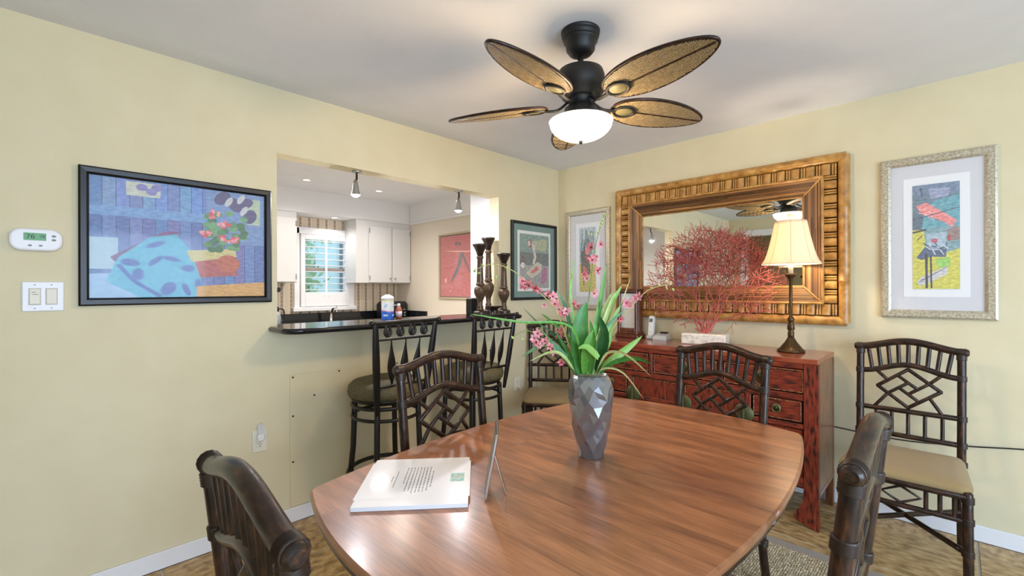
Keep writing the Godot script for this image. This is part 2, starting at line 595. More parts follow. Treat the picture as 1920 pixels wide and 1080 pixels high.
# ---------------------------------------------------------------- the shell of the room
const H := 2.44
func room() -> void:
	var st := S()
	# dining wall with the pass-through
	box(st, Vector3(-0.0565, 0.5425, 2.3), Vector3(0.113, 1.085, 4.6))
	box(st, Vector3(-0.0565, (2.08 + H) / 2, 2.3), Vector3(0.113, H - 2.08, 4.6))
	box(st, Vector3(-0.0565, (1.085 + 2.08) / 2, 0.3945), Vector3(0.113, 0.995, 0.789))
	box(st, Vector3(-0.0565, (1.085 + 2.08) / 2, 3.55), Vector3(0.113, 0.995, 2.1))
	struct("wall_left", st, M.wall, "pale yellow wall with a pass-through opening to the kitchen")
	st = S()
	box(st, Vector3(1.0, H / 2, -0.06), Vector3(10.6, H, 0.12))
	struct("wall_back", st, M.wall, "pale yellow wall behind the mirror and red sideboard")
	# wall behind the camera with a cased opening to a hallway and a window
	st = S()
	box(st, Vector3(0.135, H / 2, 4.66), Vector3(0.27, H, 0.12))
	box(st, Vector3(1.035, (2.15 + H) / 2, 4.66), Vector3(1.53, H - 2.15, 0.12))
	box(st, Vector3(2.7, H / 2, 4.66), Vector3(1.8, H, 0.12))
	box(st, Vector3(4.6, 0.425, 4.66), Vector3(2.0, 0.85, 0.12))
	box(st, Vector3(4.6, 2.295, 4.66), Vector3(2.0, 0.29, 0.12))
	box(st, Vector3(5.95, H / 2, 4.66), Vector3(0.7, H, 0.12))
	struct("wall_front", st, M.wall, "pale yellow wall with a white cased opening")
	st = S()
	box(st, Vector3(6.26, H / 2, 0.76), Vector3(0.12, H, 1.76))
	box(st, Vector3(6.26, H / 2, 4.54), Vector3(0.12, H, 0.36))
	box(st, Vector3(6.26, (2.16 + H) / 2, 3.0), Vector3(0.12, H - 2.16, 2.72))
	struct("wall_right", st, M.wall)
	st = S()
	for s in [[Vector3(-0.3, H / 2, 5.5), Vector3(0.12, H, 1.7)], [Vector3(1.86, H / 2, 5.5), Vector3(0.12, H, 1.7)], [Vector3(0.8, H / 2, 6.3), Vector3(2.3, H, 0.12)]]:
		box(st, s[0], s[1])
	struct("wall_hall", st, M.wall)
	# ceilings
	st = S()
	box(st, Vector3(1.6, H + 0.06, 3.1), Vector3(9.5, 0.12, 6.6))
	struct("ceiling", st, M.ceiling, "flat white ceiling")
	# floor: mortar bed with a tile for every tile
	st = S()
	box(st, Vector3(1.6, -0.064, 3.1), Vector3(9.5, 0.12, 6.6))
	var fl := struct("floor", st, M.grout, "floor of brown stone-look tiles with pale joints")
	var shapes := {}
	var pitch := 0.475
	for i in range(-6, 8):
		for j in range(-1, 10):
			var x0 := maxf(0.013, 2.7685 + i * pitch + 0.006)
			var x1 := minf(6.2, 2.7685 + (i + 1) * pitch - 0.006)
			var z0 := maxf(0.013, 0.17 + j * pitch + 0.006)
			var z1 := minf(4.6, 0.17 + (j + 1) * pitch - 0.006)
			if x1 - x0 < 0.02 or z1 - z0 < 0.02: continue
			var key := "%.3f %.3f" % [x1 - x0, z1 - z0]
			if not shapes.has(key):
				var t := S()
				box(t, Vector3.ZERO, Vector3(x1 - x0, 0.008, z1 - z0), 0.002)
				shapes[key] = done(t)
			var o := part(fl, "tile", shapes[key], M.tile[rng.randi() % 3])
			o.position = Vector3((x0 + x1) / 2, -0.004, (z0 + z1) / 2)
	# baseboards
	st = S()
	box(st, Vector3(0.0065, 0.042, 2.3), Vector3(0.013, 0.082, 4.6), 0.003)
	struct("baseboard_left", st, M.white, "white baseboard under the pass-through wall")
	st = S()
	box(st, Vector3(3.11, 0.042, 0.0065), Vector3(6.17, 0.082, 0.013), 0.003)
	struct("baseboard_back", st, M.white, "white baseboard behind the red sideboard")
	# casing of the hallway opening, patio door frames, window frame
	st = S()
	box(st, Vector3(0.235, 1.09, 4.59), Vector3(0.09, 2.18, 0.02), 0.004)
	box(st, Vector3(1.835, 1.09, 4.59), Vector3(0.09, 2.18, 0.02), 0.004)
	box(st, Vector3(1.035, 2.2, 4.59), Vector3(1.69, 0.1, 0.02), 0.004)
	struct("trim_1", st, M.white, "white casing around the hallway opening")
	st = S()
	for z in [1.67, 2.5, 3.0, 3.5, 4.33]:
		box(st, Vector3(6.24, 1.08, z), Vector3(0.05, 2.14, 0.06), 0.004)
	for y in [0.04, 2.13]:
		box(st, Vector3(6.24, y, 3.0), Vector3(0.05, 0.06, 2.66), 0.004)
	var d := struct("door_1", st, M.white, "white framed sliding glass doors")
	st = S()
	box(st, Vector3(6.245, 1.08, 3.0), Vector3(0.006, 2.06, 2.62))
	part(d, "pane", st, M.pane)
	st = S()
	for x in [3.63, 4.6, 5.57]:
		box(st, Vector3(x, 1.5, 4.66), Vector3(0.05, 1.3, 0.06), 0.004)
	for y in [0.88, 2.12]:
		box(st, Vector3(4.6, y, 4.66), Vector3(1.98, 0.05, 0.06), 0.004)
	var w := struct("window_1", st, M.white, "white framed window")
	st = S()
	box(st, Vector3(4.6, 1.5, 4.665), Vector3(1.9, 1.2, 0.006))
	part(w, "pane", st, M.pane)
	# ground outdoors
	st = S()
	box(st, Vector3(0, -0.25, 2), Vector3(40, 0.2, 40))
	struct("ground", st, mat(C8(150, 150, 138), 0.9), "pale paved ground outdoors")

# ---------------------------------------------------------------- kitchen seen through the opening
func kitchen() -> void:
	var st := S()
	# outer wall with the window hole (z 0.74..1.28, y 1.27..1.95)
	var bx := -2.92
	box(st, Vector3(bx, 0.61, 1.8), Vector3(0.12, 1.22, 3.9))
	box(st, Vector3(bx, 2.2, 1.8), Vector3(0.12, 0.48, 3.9))
	box(st, Vector3(bx, 1.59, 0.32), Vector3(0.12, 0.74, 0.82))
	box(st, Vector3(bx, 1.59, 2.53), Vector3(0.12, 0.74, 2.46))
	struct("wall_kitchen", st, M.kitchen_wall)
	# striped wallpaper on that wall
	var p := Paint.new(512, 256, C8(226, 212, 190))
	for k in 4:
		var o := k / 4.0
		p.rect(o + 0.010, 0, o + 0.016, 1, C8(168, 146, 120))
		p.rect(o + 0.026, 0, o + 0.030, 1, C8(190, 170, 146))
		p.rect(o + 0.070, 0, o + 0.078, 1, C8(150, 126, 104))
		p.rect(o + 0.080, 0, o + 0.135, 1, C8(196, 176, 152))
		for j in 9:
			var y := (j + 0.5) / 9.0
			p.oval(o + 0.107, y, 0.016, 0.030, C8(120, 100, 84))
			p.oval(o + 0.107, y, 0.008, 0.016, C8(206, 190, 168))
			p.line([Vector2(o + 0.088, y - 0.05), Vector2(o + 0.126, y + 0.05)], 0.012, C8(132, 110, 92))
			p.line([Vector2(o + 0.126, y - 0.05), Vector2(o + 0.088, y + 0.05)], 0.012, C8(132, 110, 92))
		p.rect(o + 0.137, 0, o + 0.145, 1, C8(150, 126, 104))
		p.rect(o + 0.19, 0, o + 0.195, 1, C8(184, 164, 140))
		p.rect(o + 0.215, 0, o + 0.222, 1, C8(164, 142, 116))
	var wp := tri_mat(p.tex(), Vector3(2.4, 2.4, 2.4), 0.7)
	st = S()
	for b in [[0.0, 0.66, 0.95, 2.18], [1.38, 3.6, 0.95, 2.18], [0.66, 1.38, 0.95, 1.07], [0.66, 1.38, 2.05, 2.18]]:
		box(st, Vector3(-2.858, (b[2] + b[3]) / 2, (b[0] + b[1]) / 2), Vector3(0.004, b[3] - b[2], b[1] - b[0]))
	var paper := struct("wall_paper", st, wp, "beige striped wallpaper around the kitchen window")
	st = S()
	box(st, Vector3(-1.5, H / 2, 0.0035), Vector3(2.75, H, 0.005))
	struct("wall_kitchen_end", st, M.kitchen_wall, "cream kitchen wall carrying a red picture")
	st = S()
	box(st, Vector3(-1.56, H / 2, 3.66), Vector3(2.9, H, 0.12))
	struct("wall_kitchen_side", st, M.kitchen)
	# white return beside the opening
	st = S()
	box(st, Vector3(-0.2385, H / 2, 0.4), Vector3(0.249, H, 0.77))
	struct("wall_return", st, M.kitchen, "white wall return beside the pass-through")
	# soffit above the cabinets, trim on the end wall
	st = S()
	box(st, Vector3(-2.69, (2.181 + H) / 2, 1.8), Vector3(0.32, H - 2.181, 3.59))
	struct("ceiling_soffit", st, M.kitchen, "white soffit over the kitchen cabinets")
	st = S()
	box(st, Vector3(-1.44, (2.2 + H) / 2, 0.010), Vector3(2.16, H - 2.2, 0.006))
	box(st, Vector3(-1.44, 2.185, 0.017), Vector3(2.16, 0.03, 0.02), 0.004)
	struct("trim_2", st, M.kitchen, "white band and moulding along the top of the kitchen end wall")
	# window with plantation shutters
	st = S()
	for b in [[0.68, 0.06, 1.56, 0.98], [1.36, 0.06, 1.56, 0.98]]:
		box(st, Vector3(-2.842, b[2], b[0]), Vector3(0.03, b[3], b[1]), 0.004)
	box(st, Vector3(-2.842, 2.02, 1.02), Vector3(0.03, 0.08, 0.74), 0.004)
	box(st, Vector3(-2.83, 1.08, 1.02), Vector3(0.06, 0.05, 0.78), 0.006)
	var w := struct("window_2", st, M.white, "kitchen window with white plantation shutters")
	st = S()
	for z in [0.735, 1.29]:
		box(st, Vector3(-2.838, 1.545, z), Vector3(0.026, 0.87, 0.05), 0.003)
	box(st, Vector3(-2.838, 1.6, 1.01), Vector3(0.02, 0.66, 0.022), 0.002)
	box(st, Vector3(-2.838, 1.948, 1.0125), Vector3(0.026, 0.06, 0.504), 0.003)
	box(st, Vector3(-2.838, 1.197, 1.0125), Vector3(0.026, 0.17, 0.504), 0.003)
	part(w, "shutter_frame", st, M.white)
	st = S()
	box(st, Vector3.ZERO, Vector3(0.05, 0.007, 0.50), 0.002)
	var louver := done(st)
	for k in 9:
		var o := part(w, "louver", louver, M.white)
		o.position = Vector3(-2.855, 1.31 + k * 0.074, 1.012)
		o.rotation.z = 0.1
	st = S()
	for k in 2:
		ball(st, Vector3(-2.822, 1.24, 0.985 + k * 0.055), Vector3.ONE * 0.008, 8)
	part(w, "knob", st, M.white)
	st = S()
	box(st, Vector3(-2.95, 1.6, 1.01), Vector3(0.006, 0.74, 0.58))
	part(w, "pane", st, M.pane)
	st = S()
	box(st, Vector3(-2.945, 1.565, 1.01), Vector3(0.03, 0.04, 0.58), 0.003)
	part(w, "sash_rail", st, mat(C8(170, 150, 138), 0.5))
	# outdoors beyond the window: the neighbouring house and a shrub
	st = S()
	box(st, Vector3(-5.6, 1.3, -1.2), Vector3(0.2, 3.0, 7.0))
	var house := thing("neighbour_house", "pale aqua house wall outside the kitchen window", "house", Vector3.ZERO)
	part(house, "wall", st, mat(C8(190, 210, 196), 0.8))
	st = S()
	box(st, Vector3(-5.47, 1.4, -0.42), Vector3(0.08, 3.0, 0.07), 0.004)
	part(house, "downpipe", st, mat(C8(84, 92, 96), 0.5))
	st = S()
	box(st, Vector3(-5.48, 1.75, 0.25), Vector3(0.04, 0.3, 0.34), 0.004)
	part(house, "vent", st, mat(C8(92, 116, 118), 0.6))
	st = S()
	for k in 420:
		var c := Vector3(-4.4, 1.5, 0.70) + Vector3(rng.randfn() * 0.2, rng.randf_range(-1.3, 0.85), rng.randfn() * 0.10)
		var u := Vector3(rng.randfn(), rng.randfn(), rng.randfn()).normalized() * 0.09
		var v := u.cross(Vector3(rng.randfn(), rng.randfn(), rng.randfn())).normalized() * 0.035
		tri(st, c - u, c + v, c + u, Vector3.UP)
		tri(st, c - u, c + u, c - v, Vector3.UP)
	var shrub := thing("garden_shrub", "leafy green shrub outside the kitchen window", "shrub", Vector3.ZERO)
	var leaf := mat(C8(150, 182, 130), 0.6)
	leaf.backlight_enabled = true
	leaf.backlight = Color(0.4, 0.5, 0.25)
	leaf.cull_mode = BaseMaterial3D.CULL_DISABLED
	var fo := part(shrub, "foliage", st, leaf)
	fo.set_meta("kind", "stuff")
	st = S()
	tube(st, [Vector3(-4.4, -0.15, 0.62), Vector3(-4.42, 1.4, 0.6)], [0.04, 0.015], 7)
	part(shrub, "stem", st, mat(C8(96, 78, 60), 0.8))
	# wall cabinets
	cabinet("single door cabinet beside the shutters", 1.47, 2.25, [[1.47, 1.80, -1]], 1.395)
	cabinet("two door cabinet beside the red picture", 0.004, 0.772, [[0.29, 0.617, 1], [0.012, 0.286, -1]], 1.395)
	# worktop with upstand
	st = S()
	box(st, Vector3(-2.55, 0.905, 1.8), Vector3(0.61, 0.03, 3.59), 0.005)
	var wt := thing("kitchen_worktop", "black granite worktop with upstand under the kitchen window", "worktop")
	part(wt, "slab", st, M.granite)
	st = S()
	box(st, Vector3(-2.84, 0.976, 1.8), Vector3(0.03, 0.11, 3.59), 0.003)
	part(wt, "upstand", st, M.granite)
	st = S()
	box(st, Vector3(-2.48, 0.976, 0.018), Vector3(0.69, 0.11, 0.028), 0.003)
	part(wt, "upstand", st, M.granite)
	st = S()
	box(st, Vector3(-2.57, 0.445, 1.8), Vector3(0.54, 0.888, 3.58), 0.003)
	tag(part(self, "base_cabinet", st, M.white), "white base cabinet below the black worktop", "cabinet")
	# tap
	var tap := thing("kitchen_faucet", "chrome faucet under the shuttered window", "faucet", Vector3(-2.66, 0.92, 1.03))
	st = S()
	lathe(st, [Vector2(0.0, 0.0), Vector2(0.028, 0.0), Vector2(0.024, 0.02), Vector2(0.019, 0.12), Vector2(0.022, 0.13), Vector2(0.016, 0.15), Vector2(0.0, 0.152)], 14)
	part(tap, "body", st, M.chrome)
	st = S()
	tube(st, spline([Vector3(0, 0.11, 0), Vector3(0.06, 0.17, 0.0), Vector3(0.13, 0.17, 0), Vector3(0.16, 0.13, 0)], 5), 0.012, 8)
	part(tap, "spout", st, M.chrome)
	st = S()
	tube(st, [Vector3(0, 0.15, 0), Vector3(0.0, 0.185, -0.07)], [0.011, 0.008], 8)
	part(tap, "lever", st, M.chrome)
	# toaster oven, coffee press
	var to := thing("toaster", "black toaster on the kitchen worktop near the red picture", "toaster", Vector3(-2.6, 0.92, 0.235))
	st = S()
	box(st, Vector3(0, 0.12, 0), Vector3(0.24, 0.23, 0.36), 0.035)
	part(to, "body", st, M.black)
	st = S()
	box(st, Vector3(0.122, 0.19, 0.04), Vector3(0.006, 0.02, 0.16), 0.002)
	part(to, "trim_bar", st, M.steel)
	st = S()
	box(st, Vector3(0.122, 0.13, -0.1), Vector3(0.012, 0.012, 0.04), 0.002)
	part(to, "lever", st, M.steel)
	st = S()
	for k in 2:
		lathe(st, [Vector2(0.0, 0.0), Vector2(0.014, 0.0), Vector2(0.012, 0.012), Vector2(0.0, 0.012)], 10, Vector3(0.119, 0.085 - k * 0.035, -0.11), Basis(Vector3(0, 0, 1), -PI / 2))
	part(to, "dial", st, M.steel)
	var cp := thing("coffee_maker", "black and glass coffee maker at the end of the worktop", "coffee maker", Vector3(-2.56, 0.92, 1.70))
	st = S()
	lathe(st, [Vector2(0.0, 0.0), Vector2(0.06, 0.0), Vector2(0.075, 0.03), Vector2(0.072, 0.10), Vector2(0.05, 0.16), Vector2(0.0, 0.16)], 16)
	var gl := mat(Color(0.85, 0.9, 0.95, 0.35), 0.05)
	gl.transparency = BaseMaterial3D.TRANSPARENCY_ALPHA
	part(cp, "carafe", st, gl)
	st = S()
	lathe(st, [Vector2(0.0, 0.16), Vector2(0.052, 0.16), Vector2(0.055, 0.2), Vector2(0.03, 0.22), Vector2(0.0, 0.22)], 16)
	part(cp, "lid", st, M.black)
	st = S()
	tube(st, spline([Vector3(0, 0.19, -0.05), Vector3(0, 0.17, -0.1), Vector3(0, 0.07, -0.105), Vector3(0, 0.05, -0.07)], 5), 0.008, 6)
	part(cp, "handle", st, M.black)
	st = S()
	box(st, Vector3(-0.1, 0.2105, 0), Vector3(0.06, 0.42, 0.12), 0.01)
	box(st, Vector3(-0.03, 0.395, 0), Vector3(0.16, 0.05, 0.12), 0.012)
	part(cp, "body", st, M.black)
	# red picture on the end wall
	p = Paint.new(256, 300, C8(186, 84, 84))
	p.poly([Vector2(0.12, 0.235), Vector2(0.95, 0.28), Vector2(0.95, 0.30), Vector2(0.3, 0.262)], C8(226, 176, 150))
	p.poly([Vector2(0.27, 0.80), Vector2(0.44, 0.56), Vector2(0.57, 0.28), Vector2(0.64, 0.30), Vector2(0.56, 0.52), Vector2(0.42, 0.68)], C8(76, 80, 84))
	p.poly([Vector2(0.60, 0.30), Vector2(0.64, 0.30), Vector2(0.84, 0.62), Vector2(0.80, 0.62), Vector2(0.68, 0.46)], C8(92, 78, 80))
	p.line([Vector2(0.05, 0.54), Vector2(0.9, 0.49)], 0.012, C8(160, 66, 68))
	p.oval(0.46, 0.14, 0.05, 0.035, C8(120, 56, 62))
	p.oval(0.54, 0.14, 0.03, 0.03, C8(100, 52, 60))
	p.rect(0.13, 0.70, 0.18, 0.77, C8(226, 176, 156))
	p.line([Vector2(0.25, 0.92), Vector2(0.32, 0.90)], 0.02, C8(214, 150, 130))
	p.brush(61, 0.10)
	picture("red_picture", "red print with a dark slanting insect shape on the kitchen end wall", Vector3(-1.50, 1.59, 0.007), 0.0, 0.75, 0.79, 0.02, 0.02, mat(C8(186, 172, 138), 0.4), [[0.72, 0.76, C8(30, 22, 22)]], p.tex(), 0.69, 0.73)
	# lamps of the kitchen: two recessed ceiling lights, two more added out of view to brighten the kitchen, one under the soffit, two spot heads under the lintel
	for q in [[Vector3(-1.0, H, 1.1), "recessed ceiling light just inside the kitchen over the walkway", 5.5], [Vector3(-1.0, H, 2.4), "recessed ceiling light inside the kitchen at the far end", 6.0], [Vector3(-2.04, H, 1.55), "recessed ceiling light above the shuttered window", 2.0], [Vector3(-2.0, H, 0.76), "recessed ceiling light above the two door cabinet", 2.0], [Vector3(-2.64, 2.181, 0.99), "small recessed light in the soffit over the faucet", 0.8]]:
		var l := thing("recessed_light", q[1], "ceiling light", q[0], 0.0, "recessed kitchen lights")
		st = S()
		lathe(st, [Vector2(0.05, 0.0), Vector2(0.05, -0.004), Vector2(0.036, -0.006), Vector2(0.036, 0.0)], 20)
		part(l, "ring", st, M.white)
		st = S()
		lathe(st, [Vector2(0.0, -0.0035), Vector2(0.035, -0.0035), Vector2(0.035, -0.001), Vector2(0.0, -0.001)], 18)
		part(l, "lamp_lens", st, glow(C8(255, 244, 224), 3.0))
		var sp := SpotLight3D.new()
		sp.name = "lens_light"
		sp.light_energy = q[2]
		sp.light_color = C8(255, 248, 240)
		sp.light_size = 0.09
		sp.spot_range = 8.0
		sp.spot_angle = 75.0
		sp.shadow_enabled = true
		l.add_child(sp, true)
		sp.position = Vector3(0, -0.012, 0)
		sp.rotation.x = -PI / 2
	for q in [[Vector3(-0.06, 2.08, 2.0), "spot head under the lintel near the blue painting"], [Vector3(-0.06, 2.08, 1.16), "spot head under the lintel near the candle holders"]]:
		var l := thing("spot_head", q[1], "spotlight", q[0], 0.0, "spot heads in the pass-through")
		st = S()
		lathe(st, [Vector2(0.0, -0.012), Vector2(0.028, -0.010), Vector2(0.03, 0.0), Vector2(0.0, 0.0)], 16)
		part(l, "canopy", st, M.steel)
		st = S()
		tube(st, [Vector3(0, -0.01, 0), Vector3(0, -0.05, 0), Vector3(0.008, -0.065, 0.012)], 0.007, 8)
		part(l, "stem", st, M.bronze)
		st = S()
		lathe(st, [Vector2(0.03, -0.155), Vector2(0.022, -0.12), Vector2(0.017, -0.085), Vector2(0.010, -0.062), Vector2(0.0, -0.06)], 16, Vector3(0.008, 0, 0.012))
		part(l, "housing", st, M.steel)
		st = S()
		ball(st, Vector3(0.008, -0.152, 0.012), Vector3(0.027, 0.02, 0.027), 12)
		part(l, "lamp_bulb", st, glow(C8(248, 248, 255), 4.0))
		bulb(l, Vector3(0.008, -0.152, 0.012), C8(246, 246, 255), 0.75, 0.026)

func cabinet(label: String, z0: float, z1: float, doors: Array, y0: float) -> void:
	var y1 := 2.179
	var t := thing("wall_cabinet", "white wall cabinet, " + label, "cabinet", Vector3(-2.69, y0, (z0 + z1) / 2), 0.0, "white kitchen wall cabinets")
	var zc := (z0 + z1) / 2
	var st := S()
	box(st, Vector3(0.0, (y1 - y0) / 2, 0), Vector3(0.32, y1 - y0, z1 - z0), 0.003)
	part(t, "body", st, M.cab)
	for d in doors:
		st = S()
		var w: float = d[1] - d[0] - 0.006
		box(st, Vector3(0, 0, 0), Vector3(0.019, y1 - y0 - 0.075, w), 0.004)
		var o := part(t, "door", st, M.cab)
		o.position = Vector3(0.1705, (y1 - y0) / 2 - 0.032, (d[0] + d[1]) / 2 - zc)
		var hh := (y1 - y0 - 0.075) / 2
		st = S()
		lathe(st, [Vector2(0.0, 0.0), Vector2(0.008, 0.0), Vector2(0.007, 0.01), Vector2(0.015, 0.018), Vector2(0.011, 0.026), Vector2(0.0, 0.028)], 12, Vector3(0.0095, -hh + 0.055, -d[2] * (w / 2 - 0.03)), Basis(Vector3(0, 0, 1), -PI / 2))
		part(o, "knob", st, M.steel)
		for e in [-1, 1]:
			st = S()
			box(st, Vector3(0.011, e * (hh - 0.06), d[2] * (w / 2 - 0.01)), Vector3(0.006, 0.06, 0.014), 0.002)
			part(o, "hinge", st, M.steel)

# ---------------------------------------------------------------- framed pictures and small fittings on the walls
func picture(called: String, label: String, pos: Vector3, turn: float, W: float, Hh: float, fw: float, depth: float, fm: Material, boards: Array, t: Texture2D, pw: float, ph: float, off := Vector2.ZERO) -> Node3D:
	var o := thing(called, label, "picture", pos, turn)
	for s in [[0, 1], [0, -1], [1, 1], [1, -1]]:
		var st := S()
		var a: float = (W if s[0] == 0 else Hh) / 2
		var b: float = (Hh if s[0] == 0 else W) / 2
		# mitred moulding: outer edge, crown, inner lip
		var prof := [Vector2(0, 0), Vector2(0, depth * 0.8), Vector2(fw * 0.2, depth), Vector2(fw * 0.75, depth * 0.95), Vector2(fw, depth * 0.6), Vector2(fw, 0)]
		var e0 := []
		var e1 := []
		for p in prof:
			var q0 := Vector3(-(a - p.x), s[1] * (b - p.x), p.y)
			var q1 := Vector3(a - p.x, s[1] * (b - p.x), p.y)
			if s[0] == 1:
				q0 = Vector3(q0.y, q0.x, q0.z)
				q1 = Vector3(q1.y, q1.x, q1.z)
			e0.append(q0); e1.append(q1)
		var mid := Vector3.ZERO
		for v in e0 + e1: mid += v
		mid /= e0.size() * 2
		for i in prof.size():
			var j := (i + 1) % prof.size()
			quad(st, e0[i], e0[j], e1[j], e1[i], (e0[i] + e0[j] + e1[i] + e1[j]) / 4 - mid)
		part(o, "frame_bar", st, fm)
	var z := 0.004
	var k := 0
	for b in boards:
		var st := S()
		box(st, Vector3(0, 0, z / 2), Vector3(b[0], b[1], z))
		part(o, "backing" if k == 0 else "mat_board", st, mat(b[2], 0.8))
		z += 0.0015
		k += 1
	var pr := part(o, "print", sheet(pw, ph), print_mat(t, 0.55))
	pr.position = Vector3(off.x, off.y, z)
	var g := S()
	box(g, Vector3(0, 0, minf(z + 0.003, depth * 0.55)), Vector3(W - fw * 1.8, Hh - fw * 1.8, 0.002))
	part(o, "glass", g, M.pane)
	return o

func rrect(w: float, h: float, r: float, n := 6) -> PackedVector2Array:
	var out := PackedVector2Array()
	for c in [[1, 1, 0.0], [-1, 1, PI / 2], [-1, -1, PI], [1, -1, PI * 1.5]]:
		for k in n + 1:
			var a: float = c[2] + PI / 2 * k / n
			out.append(Vector2(c[0] * (w / 2 - r) + cos(a) * r, c[1] * (h / 2 - r) + sin(a) * r))
	return out

# soft-edged slab: outline in x,y, thickness along z from z0
func slab(st: SurfaceTool, w: float, h: float, r: float, z0: float, z1: float, b: float, c := Vector3.ZERO) -> void:
	var rings := []
	for q in [[0.0, z0], [0.0, z1 - b], [b * 0.3, z1 - b * 0.3], [b, z1]]:
		var ring := PackedVector3Array()
		for p in rrect(w - 2 * q[0], h - 2 * q[0], maxf(r - q[0], 0.001)):
			ring.append(c + Vector3(p.x, p.y, q[1]))
		rings.append(ring)
	loft(st, rings, false)

func wall_things() -> void:
	var LT := PI / 2
	# ---- large blue still life, painted loosely
	var p := Paint.new(560, 440, C8(92, 136, 186))
	for k in 15:
		var x := k / 15.0
		p.rect(x, 0.0, x + 0.064, 0.24, C8(84 + (k * 37) % 40, 132 + (k * 23) % 34, 186 + (k * 11) % 30))
		p.rect(x, 0.32, x + 0.064, 0.92, C8(74 + (k * 29) % 44, 116 + (k * 17) % 34, 178 + (k * 13) % 26))
		p.rect(x + 0.062, 0.0, x + 0.067, 0.24, C8(52, 74, 124))
		p.rect(x + 0.062, 0.33, x + 0.067, 0.92, C8(46, 66, 118))
	p.rect(0, 0.24, 1, 0.32, C8(112, 158, 208))
	p.rect(0.62, 0.0, 1.0, 0.5, C8(112, 146, 196))
	p.rect(0.18, 0.02, 0.36, 0.14, C8(200, 206, 190))
	for q in [[0.26, 0.06], [0.31, 0.09], [0.34, 0.05]]: p.oval(q[0], q[1], 0.03, 0.03, C8(134, 128, 190))
	p.rect(0.0, 0.50, 0.14, 0.76, C8(168, 200, 214))
	p.rect(0.88, 0.05, 0.97, 0.30, C8(176, 196, 168))
	for q in [[0.72, 0.07, 0.5], [0.80, 0.12, -0.4], [0.86, 0.10, 0.9], [0.90, 0.22, 0.2]]: p.oval(q[0], q[1], 0.045, 0.07, C8(70, 66, 120), q[2])
	for q in [[0.76, 0.10], [0.84, 0.06], [0.86, 0.17]]: p.oval(q[0], q[1], 0.02, 0.05, C8(196, 202, 206), 0.4)
	p.poly([Vector2(0.0, 0.80), Vector2(0.3, 0.78), Vector2(0.3, 1.0), Vector2(0.0, 1.0)], C8(150, 190, 222))
	p.poly([Vector2(0.1, 0.66), Vector2(0.38, 0.42), Vector2(0.46, 0.42), Vector2(0.36, 0.58), Vector2(0.14, 0.72)], C8(122, 74, 128))
	p.poly([Vector2(0.08, 0.86), Vector2(0.14, 0.66), Vector2(0.3, 0.48), Vector2(0.44, 0.44), Vector2(0.54, 0.60), Vector2(0.62, 1.0), Vector2(0.26, 1.0)], C8(72, 178, 206))
	for q in [[0.20, 0.70, 0.05, 0.03, 0.2], [0.33, 0.54, 0.06, 0.02, -0.5], [0.42, 0.66, 0.05, 0.02, 0.4], [0.24, 0.80, 0.03, 0.05, 0.0], [0.40, 0.92, 0.04, 0.06, 0.4], [0.51, 0.74, 0.04, 0.03, 0.0], [0.33, 0.68, 0.02, 0.06, 0.7], [0.57, 0.88, 0.02, 0.05, 0.0], [0.50, 0.93, 0.02, 0.06, -0.3]]:
		p.oval(q[0], q[1], q[2], q[3], C8(44, 98, 176), q[4])
	p.line([Vector2(0.14, 0.72), Vector2(0.22, 0.86), Vector2(0.36, 0.99)], 0.03, C8(44, 98, 176))
	p.poly([Vector2(0.56, 1.0), Vector2(0.56, 0.90), Vector2(1.0, 0.86), Vector2(1.0, 1.0)], C8(214, 164, 84))
	p.poly([Vector2(0.54, 0.64), Vector2(0.78, 0.60), Vector2(0.82, 0.80), Vector2(0.58, 0.82)], C8(176, 86, 84))
	p.poly([Vector2(0.5, 0.58), Vector2(0.8, 0.54), Vector2(0.81, 0.62), Vector2(0.53, 0.68)], C8(206, 196, 132))
	p.oval(0.755, 0.69, 0.075, 0.085, C8(188, 96, 70))
	var r2 := RandomNumberGenerator.new()
	r2.seed = 12
	for k in 46: p.oval(r2.randf_range(0.62, 0.87), r2.randf_range(0.2, 0.56), 0.026, 0.028, [C8(52, 112, 72), C8(74, 138, 84), C8(104, 160, 108)][k % 3], r2.randf() * 3.0)
	for q in [[0.62, 0.40], [0.66, 0.24], [0.73, 0.33], [0.79, 0.47], [0.72, 0.46]]:
		for k in 12: p.oval(q[0] + r2.randfn() * 0.016, q[1] + r2.randfn() * 0.02, 0.012, 0.014, [C8(232, 120, 130), C8(206, 70, 88), C8(240, 160, 164)][k % 3])
	p.brush(3, 0.10)
	picture("blue_painting", "blue painting of flowers and a turquoise cloth in a black frame beside the thermostat", Vector3(0.001, 1.5555, 2.916), LT, 0.764, 0.607, 0.034, 0.024, M.black, [[0.74, 0.58, C8(20, 20, 22)]], p.tex(), 0.70, 0.543)
	# ---- green matted picture near the corner
	p = Paint.new(260, 320, C8(120, 146, 130))
	p.rect(0, 0.34, 1, 0.58, C8(92, 100, 86))
	p.rect(0, 0.58, 1, 1.0, C8(150, 148, 140))
	p.poly([Vector2(0.4, 0.12), Vector2(0.95, 0.06), Vector2(0.9, 0.3), Vector2(0.5, 0.28)], C8(166, 170, 128))
	p.oval(0.34, 0.17, 0.08, 0.08, C8(146, 92, 82))
	p.oval(0.31, 0.17, 0.04, 0.05, C8(222, 206, 190))
	p.poly([Vector2(0.38, 0.14), Vector2(0.5, 0.2), Vector2(0.56, 0.42), Vector2(0.5, 0.56), Vector2(0.42, 0.56), Vector2(0.48, 0.4), Vector2(0.42, 0.26)], C8(206, 190, 178))
	p.oval(0.12, 0.5, 0.08, 0.1, C8(98, 74, 68))
	p.oval(0.1, 0.58, 0.07, 0.05, C8(216, 212, 206))
	p.poly([Vector2(0.36, 0.72), Vector2(0.62, 0.58), Vector2(0.66, 0.66), Vector2(0.4, 0.76)], C8(206, 84, 70))
